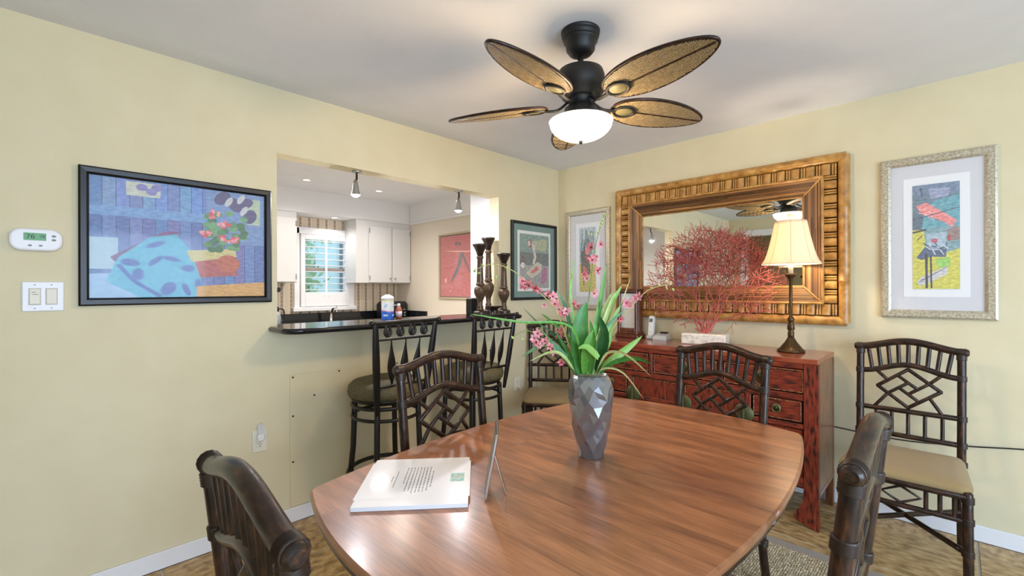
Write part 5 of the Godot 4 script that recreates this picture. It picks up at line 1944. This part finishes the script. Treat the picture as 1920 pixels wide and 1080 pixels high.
	for k in 5:
		var a := deg_to_rad(10.0 + 72.0 * k)
		var b := part(t, "blade", panel, wood)
		b.transform = Transform3D(Basis(Vector3.UP, -a) * Basis(Vector3.RIGHT, deg_to_rad(-13.0)), Vector3(0, -0.315, 0))
		part(b, "blade_rim", rim, M.rattan_flat)
		part(b, "blade_spine", spine, M.rattan_flat)
		var wv := part(b, "blade_weave", weave, straw)
		wv.set_meta("kind", "stuff")
		var ar := part(t, "blade_arm", arm, M.black_matte)
		ar.transform = b.transform
		part(ar, "arm_plate", oval, oliveplate)

# ---------------------------------------------------------------- things on the table
const TABLE := 0.7405
func on_table() -> void:
	# binder
	var c := Vector3(1.54, TABLE, 2.6115)
	var t := thing("white_binder", "white ring binder with printed cover page lying on the table", "binder", c, 0.855)
	var st := S()
	slab_y(st, 0.306, 0.328, 0.006, 0.0, 0.003)
	part(t, "back_cover", st, M.plastic)
	st = S()
	slab_y(st, 0.27, 0.30, 0.003, 0.0032, 0.0088)
	part(t, "pages", st, mat(C8(240, 240, 240), 0.8))
	st = S()
	slab_y(st, 0.306, 0.328, 0.006, 0.009, 0.0118)
	var fc := part(t, "front_cover", st, coat(mat(C8(240, 241, 245), 0.35), 0.6, 0.1))
	st = S()
	box(st, Vector3(0, 0.0059, 0.1632), Vector3(0.306, 0.0117, 0.003), 0.001)
	part(t, "spine", st, M.plastic)
	var p := Paint.new(330, 420, C8(240, 241, 246))
	p.rect(0.38, 0.06, 0.62, 0.19, C8(112, 196, 176))
	var r2 := RandomNumberGenerator.new()
	r2.seed = 5
	for k in 26: p.oval(r2.randf_range(0.40, 0.60), r2.randf_range(0.07, 0.18), 0.018, 0.012, [C8(160, 130, 130), C8(120, 150, 110), C8(200, 190, 160), C8(90, 140, 120)][k % 4])
	for r in 9:
		var x := 0.17 + (0.12 if r < 1 else 0.0)
		var y := 0.36 + r * 0.032
		while x < (0.84 if r != 8 else 0.6) - (0.12 if r < 1 else 0.0):
			var w := r2.randf_range(0.02, 0.07)
			p.rect(x, y, x + w, y + 0.010, C8(120, 122, 130))
			x += w + 0.012
	for r in 2: p.rect(0.28 + 0.14 * r, 0.70 + r * 0.035, 0.72 - 0.14 * r, 0.709 + r * 0.035, C8(130, 132, 140))
	var pg := part(fc, "cover_page", sheet(0.255, 0.315), coat(print_mat(p.tex(), 0.3), 0.6, 0.08))
	pg.transform = Transform3D(Basis(Vector3(0, 0, -1), Vector3(1, 0, 0), Vector3(0, 0, 0)), Vector3.ZERO)
	pg.transform = Transform3D(Basis(Vector3(0, 0, 1), Vector3(1, 0, 0), Vector3(0, 1, 0)), Vector3(0.0, 0.0121, -0.004))
	# photo frame seen from the side
	t = thing("photo_stand", "slim silver photo stand seen edge-on beside the white binder", "photo frame", Vector3(1.742, TABLE, 2.489), deg_to_rad(46.5))
	var BL := Basis(Vector3(0, 0, 1), -0.18)
	st = S()
	box(st, BL * Vector3(0, 0.092, 0) + Vector3(-0.022, 0.0022, 0), Vector3(0.008, 0.182, 0.13), 0.002, BL)
	part(t, "frame", st, M.chrome)
	st = S()
	box(st, BL * Vector3(-0.0042, 0.092, 0) + Vector3(-0.022, 0.0022, 0), Vector3(0.001, 0.16, 0.11), 0.0, BL)
	part(t, "photo", st, mat(C8(150, 150, 140), 0.3))
	st = S()
	var B2 := Basis(Vector3(0, 0, 1), 0.28)
	box(st, Vector3(0.018, 0.056, 0), Vector3(0.004, 0.112, 0.05), 0.0012, B2)
	part(t, "easel_leg", st, M.chrome)
	# vase
	t = thing("faceted_vase", "pewter grey faceted vase holding the orchids", "vase", Vector3(1.787, TABLE, 2.068))
	st = S()
	var prof := [[0.0, 0.041], [0.004, 0.043], [0.028, 0.048], [0.054, 0.0535], [0.080, 0.059], [0.106, 0.064], [0.132, 0.068], [0.158, 0.0715], [0.184, 0.0745], [0.210, 0.0765], [0.234, 0.0765], [0.256, 0.073], [0.274, 0.065], [0.284, 0.056]]
	var n := 15
	var rr := []
	for i in prof.size():
		var ring := PackedVector3Array()
		for k in n:
			var a := TAU * (k + (0.5 if i % 2 else 0.0)) / n
			var bump := 1.0 + (0.05 * sin(k * 2.4 + i * 1.7) if i > 1 and i < 12 else 0.0)
			ring.append(Vector3(cos(a) * prof[i][1] * bump, prof[i][0] + (0.008 * sin(k * 3.1 + i * 2.0) if i > 1 and i < 12 else 0.0), sin(a) * prof[i][1] * bump))
		rr.append(ring)
	for i in rr.size() - 1:
		for k in n:
			var k2 := (k + 1) % n
			var p0: Vector3 = rr[i][k]
			var p1: Vector3 = rr[i][k2]
			var q0: Vector3
			var q1: Vector3
			if i % 2 == 0:
				q0 = rr[i + 1][k]; q1 = rr[i + 1][(k - 1 + n) % n]
				tri(st, p0, p1, q0, Vector3(q0.x, 0, q0.z))
				tri(st, p0, q0, q1, Vector3(p0.x, 0, p0.z))
			else:
				q0 = rr[i + 1][k2]; q1 = rr[i + 1][k]
				tri(st, p0, p1, q0, Vector3(q0.x, 0, q0.z))
				tri(st, p0, q0, q1, Vector3(p0.x, 0, p0.z))
	for k in range(1, n - 1): tri(st, rr[0][0], rr[0][k], rr[0][k + 1], Vector3.DOWN)
	part(t, "body", st, M.pewter)
	st = S()
	lathe(st, [Vector2(0.0, 0.25), Vector2(0.05, 0.26), Vector2(0.053, 0.284), Vector2(0.0575, 0.284)], 28)
	part(t, "neck", st, M.pewter)

func slab_y(st: SurfaceTool, w: float, d: float, r: float, y0: float, y1: float) -> void:
	var rings := []
	for q in [[0.0, y0], [0.0, y1 - 0.0006], [0.0006, y1]]:
		var ring := PackedVector3Array()
		for v in rrect(w - 2 * q[0], d - 2 * q[0], r): ring.append(Vector3(v.x, q[1], v.y))
		rings.append(ring)
	loft(st, rings, false)

# ---------------------------------------------------------------- orchid arrangement standing in the vase
func strap(st: SurfaceTool, pts: Array, width: float, broad := 0.5, roll := 0.0) -> void:
	var n := pts.size()
	var rows := []
	for i in n:
		var u := float(i) / (n - 1)
		var d: Vector3 = (pts[mini(i + 1, n - 1)] - pts[maxi(i - 1, 0)]).normalized()
		var see: Vector3 = (EYE - pts[i]).normalized().rotated(d, roll)
		var w := d.cross(see).normalized()
		var nn := w.cross(d)
		var h := width * (0.30 + 0.70 * pow(sin(PI * clampf(pow(u, broad) * 0.72 + 0.12, 0, 1)), 1.0)) * (1.0 - pow(u, 6.0))
		rows.append([pts[i] - w * h + nn * h * 0.35, pts[i] - nn * h * 0.1, pts[i] + w * h + nn * h * 0.35])
	st.set_smooth_group(4)
	for i in n - 1:
		for k in 2:
			quad(st, rows[i][k], rows[i][k + 1], rows[i + 1][k + 1], rows[i + 1][k], EYE - rows[i][1])
	st.set_smooth_group(FLAT)

func flower_mesh(seed_: int, c1: Color, c2: Color) -> ArrayMesh:
	var r := RandomNumberGenerator.new()
	r.seed = seed_
	var st := S()
	st.set_smooth_group(5)
	for k in 6:
		var a := TAU * k / 6 + r.randf_range(-0.2, 0.2)
		var L := 0.020 * r.randf_range(0.8, 1.15)
		var tilt := r.randf_range(0.15, 0.75)
		var d := Vector3(cos(a) * cos(tilt), sin(a) * cos(tilt), sin(tilt))
		var w := Vector3(-sin(a), cos(a), 0) * L * 0.30
		var up := d.cross(w).normalized() * 0.0025
		var base := d * 0.002
		var mid := base + d * L * 0.55 + up
		var tip := base + d * L - up
		st.set_color(c2)
		var l0 := base - w * 0.25
		var l1 := base + w * 0.25
		st.set_color(c1 if k % 2 else c1.lerp(c2, 0.25))
		quad(st, l0, l1, mid + w, mid - w, Vector3.BACK)
		tri(st, mid - w, mid + w, tip, Vector3.BACK)
	st.set_color(Color(0.10, 0.008, 0.012))
	ball(st, Vector3(0, 0, 0.003), Vector3(0.003, 0.003, 0.005), 6)
	return done(st)

func stem(t: Node3D, pts: Array, rad: float, m: Material) -> MeshInstance3D:
	var st := S()
	var p := spline(pts, 5)
	var rr := []
	for k in p.size(): rr.append(lerpf(rad, rad * 0.45, float(k) / (p.size() - 1)))
	tube(st, p, rr, 6)
	return part(t, "flower_stem", st, m)

func bouquet() -> void:
	var t := thing("orchid_arrangement", "pink artificial orchids with long green leaves standing in the vase", "flowers", Vector3.ZERO)
	var D := 1.566
	var greens := []
	for c in [C8(58, 132, 44), C8(96, 166, 56), C8(142, 196, 84), C8(190, 208, 124), C8(44, 102, 46), C8(206, 204, 130), C8(84, 144, 96)]:
		var m := tri_mat(ramp(noise_bytes(64, 64, 0.08, 2, 51), 64, 64, [[0.2, c.darkened(0.16)], [0.8, c.lightened(0.10)]]), Vector3(60, 5, 60), 0.42, true)
		m.cull_mode = BaseMaterial3D.CULL_DISABLED
		m.backlight_enabled = true
		m.backlight = Color(0.28, 0.32, 0.12)
		greens.append(m)
	# leaves: [points (px, py, depth offset) ..., half width in m, colour, roundness, roll]
	var L := [
		[[[1092, 700, 0.0], [1086, 650, -0.03], [1088, 605, -0.04], [1099, 566, -0.03]], 0.033, 0, 0.75, 0.2],
		[[[1116, 698, 0.0], [1130, 660, -0.03], [1135, 625, -0.04], [1124, 592, -0.05]], 0.022, 4, 0.7, -0.5],
		[[[1104, 698, 0.0], [1116, 630, 0.02], [1126, 560, 0.03], [1137, 494, 0.03]], 0.011, 1, 0.6, 0.3],
		[[[1106, 698, 0.0], [1124, 630, 0.04], [1146, 570, 0.06], [1166, 536, 0.07]], 0.014, 2, 0.6, 0.2],
		[[[1104, 698, 0.0], [1118, 640, 0.02], [1132, 585, 0.05], [1150, 545, 0.06]], 0.012, 3, 0.6, -0.3],
		[[[1100, 698, 0.0], [1112, 640, 0.0], [1120, 600, 0.02], [1128, 562, 0.02]], 0.012, 0, 0.6, 0.4],
		[[[1120, 698, 0.0], [1145, 675, 0.0], [1174, 654, 0.02], [1204, 630, 0.03]], 0.017, 2, 0.8, 0.5],
		[[[1122, 700, 0.0], [1150, 678, -0.04], [1190, 670, -0.06], [1223, 682, -0.08]], 0.014, 0, 0.9, 0.9],
		[[[1118, 700, 0.0], [1138, 662, -0.06], [1175, 665, -0.1], [1221, 706, -0.14]], 0.006, 5, 0.8, 0.6],
		[[[1114, 704, 0.0], [1135, 690, -0.03], [1170, 700, -0.05], [1208, 750, -0.06]], 0.004, 5, 0.8, 0.4],
		[[[1082, 700, 0.0], [1056, 668, -0.03], [1026, 646, -0.05], [977, 670, -0.09]], 0.016, 6, 0.8, 0.8],
		[[[1080, 702, 0.0], [1060, 672, -0.04], [1036, 660, -0.06], [992, 678, -0.1]], 0.007, 3, 0.8, 0.6],
		[[[1078, 700, 0.0], [1062, 660, 0.02], [1046, 636, 0.03], [1030, 622, 0.03]], 0.011, 4, 0.8, 0.2],
		[[[1122, 672, -0.06], [1110, 660, -0.07], [1098, 652, -0.08], [1084, 654, -0.09]], 0.016, 2, 0.8, 0.7],
		[[[1088, 700, 0.0], [1078, 620, 0.05], [1069, 550, 0.06], [1078, 482, 0.07]], 0.008, 2, 0.7, 0.5],
		[[[1086, 700, 0.0], [1074, 640, 0.0], [1060, 575, 0.02], [1042, 545, 0.02]], 0.009, 6, 0.7, 0.4],
		[[[1090, 700, 0.0], [1072, 614, -0.1], [975, 604, -0.16], [879, 588, -0.2]], 0.005, 1, 0.8, 0.3],
		[[[1084, 700, 0.0], [1056, 640, 0.05], [1010, 606, 0.06], [980, 576, 0.06]], 0.0035, 4, 0.8, 0.2],
		[[[1108, 700, 0.0], [1126, 640, 0.05], [1156, 590, 0.08], [1184, 516, 0.1]], 0.005, 5, 0.7, 0.4],
		[[[1108, 700, 0.0], [1120, 650, -0.02], [1138, 612, -0.02], [1172, 580, 0.0]], 0.009, 6, 0.7, 0.6],
		[[[1096, 702, 0.0], [1096, 668, -0.05], [1102, 640, -0.06], [1112, 618, -0.06]], 0.015, 1, 0.7, 0.3],
		[[[1106, 702, 0.0], [1112, 660, -0.04], [1112, 630, -0.05], [1106, 600, -0.05]], 0.013, 1, 0.7, -0.4],
		[[[1086, 702, 0.0], [1074, 676, -0.02], [1058, 650, 0.0], [1040, 618, 0.0]], 0.009, 0, 0.7, 0.3],
		[[[1112, 702, 0.0], [1126, 668, 0.03], [1142, 640, 0.05], [1150, 600, 0.06]], 0.011, 2, 0.7, 0.2],
		[[[1104, 702, 0.0], [1118, 650, -0.02], [1134, 600, -0.01], [1152, 548, 0.0]], 0.011, 3, 0.6, 0.1],
		[[[1102, 702, 0.0], [1110, 650, -0.03], [1116, 610, -0.03], [1122, 568, -0.02]], 0.010, 1, 0.6, 0.2],
		[[[1110, 702, 0.0], [1128, 650, 0.01], [1148, 600, 0.03], [1170, 562, 0.04]], 0.010, 2, 0.6, 0.3],
		[[[1080, 702, 0.0], [1058, 664, 0.02], [1034, 640, 0.03], [1008, 612, 0.03]], 0.006, 1, 0.7, 0.3],
		[[[1092, 702, 0.0], [1070, 640, 0.04], [1030, 600, 0.07], [1014, 588, 0.08]], 0.006, 1, 0.7, 0.4],
	]
	for q in L:
		var pts := []
		for p in q[0]: pts.append(at(p[0], p[1], D + p[2]))
		var st := S()
		strap(st, spline(pts, 5), q[1] * 0.9, q[3], q[4])
		part(t, "leaf", st, greens[q[2]])
	# flower stems with their flowers and buds
	var pet := mat(Color.WHITE, 0.55)
	pet.vertex_color_use_as_albedo = true
	pet.cull_mode = BaseMaterial3D.CULL_DISABLED
	pet.backlight_enabled = true
	pet.backlight = Color(0.35, 0.2, 0.2)
	var kinds := [flower_mesh(1, Color(0.78, 0.28, 0.30), Color(0.52, 0.07, 0.10)), flower_mesh(2, Color(0.80, 0.36, 0.36), Color(0.56, 0.10, 0.14)), flower_mesh(3, Color(0.66, 0.16, 0.18), Color(0.42, 0.04, 0.06)), flower_mesh(4, Color(0.84, 0.42, 0.44), Color(0.60, 0.12, 0.16))]
	var bst := S()
	ball(bst, Vector3.ZERO, Vector3(0.004, 0.007, 0.004), 7)
	var bud := done(bst)
	var budm := mat(C8(176, 196, 112), 0.5)
	var sm := mat(C8(120, 150, 70), 0.5)
	var sm2 := mat(C8(176, 170, 104), 0.5)
	var stems := [
		[[[1082, 700, 0], [1064, 640, -0.03], [1040, 580, -0.05], [1000, 538, -0.08], [962, 508, -0.1], [925, 495, -0.12], [890, 506, -0.13]], [[1028, 552], [1012, 546], [1004, 540], [992, 536], [978, 527], [1036, 556], [985, 534]], [[950, 503], [930, 520], [905, 497], [890, 508], [898, 512]], sm2],
		[[[1096, 700, 0], [1097, 610, 0.03], [1106, 545, 0.04], [1113, 480, 0.05], [1124, 430, 0.05], [1134, 400, 0.05]], [[1100, 523], [1110, 488], [1104, 482], [1108, 464], [1126, 458], [1121, 508], [1113, 550], [1094, 514], [1116, 480]], [[1122, 436], [1126, 424], [1130, 412], [1133, 402], [1109, 440], [1128, 418]], sm],
		[[[1112, 698, 0], [1146, 620, 0.02], [1180, 580, 0.03], [1214, 545, 0.03], [1252, 533, 0.03]], [[1174, 568], [1197, 556], [1163, 598], [1180, 574], [1191, 560]], [[1222, 540], [1236, 534], [1250, 540], [1262, 543]], sm2],
		[[[1078, 702, 0], [1050, 664, -0.03], [1022, 642, -0.05], [990, 620, -0.06], [962, 632, -0.07]], [[1008, 625], [1005, 643], [1002, 634], [1022, 640], [1037, 660], [1052, 680], [1010, 648], [1030, 650]], [[979, 636], [961, 633]], sm],
		[[[1086, 702, 0], [1068, 650, 0.0], [1050, 600, 0.0], [1028, 556, 0.0]], [[1047, 580], [1056, 588], [1020, 572], [1040, 570], [1083, 574], [1074, 570], [1062, 584]], [], sm],
		[[[1086, 702, 0], [1075, 660, 0.02], [1064, 635, 0.03], [1050, 618, 0.03]], [[1053, 620], [1075, 628], [1065, 657], [1078, 634], [1048, 626]], [], sm],
	]
	var kk := 0
	for s in stems:
		var pts := []
		for p in s[0]: pts.append(at(p[0], p[1], D + p[2]))
		var so := stem(t, pts, 0.0026, s[3])
		var offs: Array = s[0]
		for f in s[1]:
			var zz := 0.0
			var best := 1e9
			for p in offs:
				var dd := Vector2(p[0] - f[0], p[1] - f[1]).length()
				if dd < best:
					best = dd; zz = p[2]
			var pos := at(f[0], f[1], D + zz - 0.012)
			var o := part(so, "flower", kinds[kk % 4], pet)
			var look := (EYE - pos).normalized() + Vector3(rng.randfn(), rng.randfn(), rng.randfn()) * 0.45
			o.transform = Transform3D(Basis.looking_at(-look.normalized(), Vector3.UP) * Basis(Vector3.BACK, rng.randf() * TAU), pos)
			o.scale = Vector3.ONE * rng.randf_range(0.65, 1.0)
			kk += 1
		for f in s[2]:
			var zz: float = offs[offs.size() - 1][2]
			var o := part(so, "bud", bud, budm)
			o.position = at(f[0], f[1], D + zz)
			o.rotation = Vector3(rng.randfn() * 0.5, 0, rng.randfn() * 0.6)

# ---------------------------------------------------------------- things on the bar top
func bar_things() -> void:
	var y := 1.1165
	for q in [[Vector3(0.10, y, 1.085), 0.545, "middle-height carved candle holder on the bar top", 0], [Vector3(-0.035, y, 0.875), 0.62, "tallest carved candle holder on the bar top", 1], [Vector3(0.115, y, 0.845), 0.485, "shortest carved candle holder on the bar top", 2]]:
		var t := thing("candle_holder", q[2], "candle holder", q[0], 0.0, "carved candle holders on the bar top")
		var h: float = q[1]
		var f := h / 0.545
		var st := S()
		lathe(st, [Vector2(0.0, 0.0), Vector2(0.056, 0.0), Vector2(0.056, 0.008), Vector2(0.050, 0.014), Vector2(0.053, 0.022), Vector2(0.050, 0.03), Vector2(0.030, 0.036), Vector2(0.0, 0.036)], 24)
		part(t, "base", st, M.carved_dark)
		st = S()
		lathe(st, [Vector2(0.0, 0.034), Vector2(0.026, 0.036), Vector2(0.028, 0.05 * f), Vector2(0.020, 0.058 * f), Vector2(0.027, 0.066 * f), Vector2(0.019, 0.076 * f), Vector2(0.020, 0.110 * f), Vector2(0.030, 0.135 * f), Vector2(0.042, 0.165 * f), Vector2(0.045, 0.195 * f), Vector2(0.040, 0.212 * f), Vector2(0.027, 0.225 * f), Vector2(0.0, 0.226 * f)], 32, Vector3.ZERO, Basis(), 12, 0.07, 0.08 * f, 0.2 * f)
		part(t, "fluted_bulb", st, M.carved)
		st = S()
		lathe(st, [Vector2(0.0, 0.224 * f), Vector2(0.031, 0.228 * f), Vector2(0.033, 0.24 * f), Vector2(0.026, 0.25 * f), Vector2(0.027, 0.26 * f), Vector2(0.023, 0.34 * f), Vector2(0.021, 0.43 * f), Vector2(0.027, 0.438 * f), Vector2(0.027, 0.448 * f), Vector2(0.021, 0.456 * f), Vector2(0.0, 0.457 * f)], 24)
		part(t, "shaft", st, M.carved)
		st = S()
		lathe(st, [Vector2(0.0, 0.455 * f), Vector2(0.022, 0.457 * f), Vector2(0.030, h - 0.06), Vector2(0.047, h - 0.025), Vector2(0.056, h - 0.012), Vector2(0.057, h), Vector2(0.046, h), Vector2(0.036, h - 0.016), Vector2(0.0, h - 0.02)], 26)
		part(t, "cup", st, M.carved_dark)
	# dark shallow dish between the holders
	var dish := S()
	lathe(dish, [Vector2(0.0, 0.0), Vector2(0.035, 0.0), Vector2(0.038, 0.008), Vector2(0.028, 0.016), Vector2(0.03, 0.05), Vector2(0.06, 0.062), Vector2(0.064, 0.07), Vector2(0.056, 0.07), Vector2(0.0, 0.056)], 26, Vector3(0.14, y, 0.975))
	tag(part(self, "pedestal_dish", dish, M.carved_dark), "small dark pedestal dish between the carved candle holders", "dish")
	# tub of wipes
	var t := thing("wipes_tub", "white and blue wipes tub on the bar top", "tub", Vector3(-0.075, y, 1.772))
	var st := S()
	var p := Paint.new(256, 160, C8(238, 240, 240))
	p.rect(0, 0.60, 1, 1, C8(44, 108, 214))
	p.poly([Vector2(0, 0.62), Vector2(0.25, 0.52), Vector2(0.5, 0.62), Vector2(0.75, 0.52), Vector2(1, 0.62), Vector2(1, 0.66), Vector2(0, 0.66)], C8(206, 140, 190))
	p.poly([Vector2(0, 0.66), Vector2(0.25, 0.58), Vector2(0.5, 0.66), Vector2(0.75, 0.58), Vector2(1, 0.66), Vector2(1, 0.7), Vector2(0, 0.7)], C8(44, 108, 214))
	p.rect(0, 0.0, 1, 0.10, C8(236, 228, 170))
	for k in 4:
		p.oval(0.12 + k * 0.25, 0.32, 0.05, 0.12, C8(196, 214, 232), 0.3)
		p.rect(0.05 + k * 0.25, 0.76, 0.17 + k * 0.25, 0.86, C8(206, 226, 244))
	cylinder_uv(st, 0.041, 0.0, 0.132, 28)
	part(t, "label", st, print_mat(p.tex(), 0.4))
	st = S()
	lathe(st, [Vector2(0.0, 0.001), Vector2(0.0405, 0.001), Vector2(0.0405, 0.131), Vector2(0.0, 0.131)], 28)
	part(t, "tub", st, M.plastic)
	st = S()
	lathe(st, [Vector2(0.0, 0.1315), Vector2(0.0425, 0.1315), Vector2(0.0425, 0.146), Vector2(0.036, 0.154), Vector2(0.012, 0.166), Vector2(0.0, 0.167)], 28)
	part(t, "lid", st, M.plastic)
	# soap bottle
	t = thing("soap_bottle", "small amber soap bottle beside the wipes tub", "bottle", Vector3(-0.05, y, 1.70))
	st = S()
	lathe(st, [Vector2(0.0, 0.0), Vector2(0.019, 0.0), Vector2(0.021, 0.008), Vector2(0.021, 0.060), Vector2(0.014, 0.078), Vector2(0.008, 0.084), Vector2(0.0, 0.084)], 18)
	part(t, "bottle", st, mat(C8(176, 98, 66), 0.25))
	st = S()
	lathe(st, [Vector2(0.0, 0.084), Vector2(0.010, 0.084), Vector2(0.010, 0.098), Vector2(0.006, 0.104), Vector2(0.0, 0.104)], 14)
	part(t, "cap", st, M.plastic)
	st = S()
	lathe(st, [Vector2(0.0213, 0.014), Vector2(0.0215, 0.014), Vector2(0.0215, 0.05), Vector2(0.0213, 0.05)], 18)
	part(t, "label", st, mat(C8(226, 206, 214), 0.5))
	# small black box behind the holders
	t = thing("black_box", "small black box behind the middle-height candle holder", "box", Vector3(-0.11, y, 0.985))
	st = S()
	box(st, Vector3(0, 0.064, 0), Vector3(0.07, 0.128, 0.08), 0.006)
	part(t, "body", st, M.black)
	st = S()
	box(st, Vector3(0.0355, 0.062, 0), Vector3(0.002, 0.10, 0.06), 0.0006)
	part(t, "front_panel", st, M.black_matte)

func cylinder_uv(st: SurfaceTool, r: float, y0: float, y1: float, n: int) -> void:
	st.set_smooth_group(3)
	for k in n:
		var a0 := TAU * k / n
		var a1 := TAU * (k + 1) / n
		var v := [Vector3(cos(a0) * r, y0, sin(a0) * r), Vector3(cos(a1) * r, y0, sin(a1) * r), Vector3(cos(a1) * r, y1, sin(a1) * r), Vector3(cos(a0) * r, y1, sin(a0) * r)]
		var uv := [Vector2(1.0 - float(k) / n, 1), Vector2(1.0 - (k + 1.0) / n, 1), Vector2(1.0 - (k + 1.0) / n, 0), Vector2(1.0 - float(k) / n, 0)]
		for i in [0, 1, 2, 0, 2, 3]:
			st.set_uv(uv[i]); st.add_vertex(v[i])
	st.set_smooth_group(FLAT)
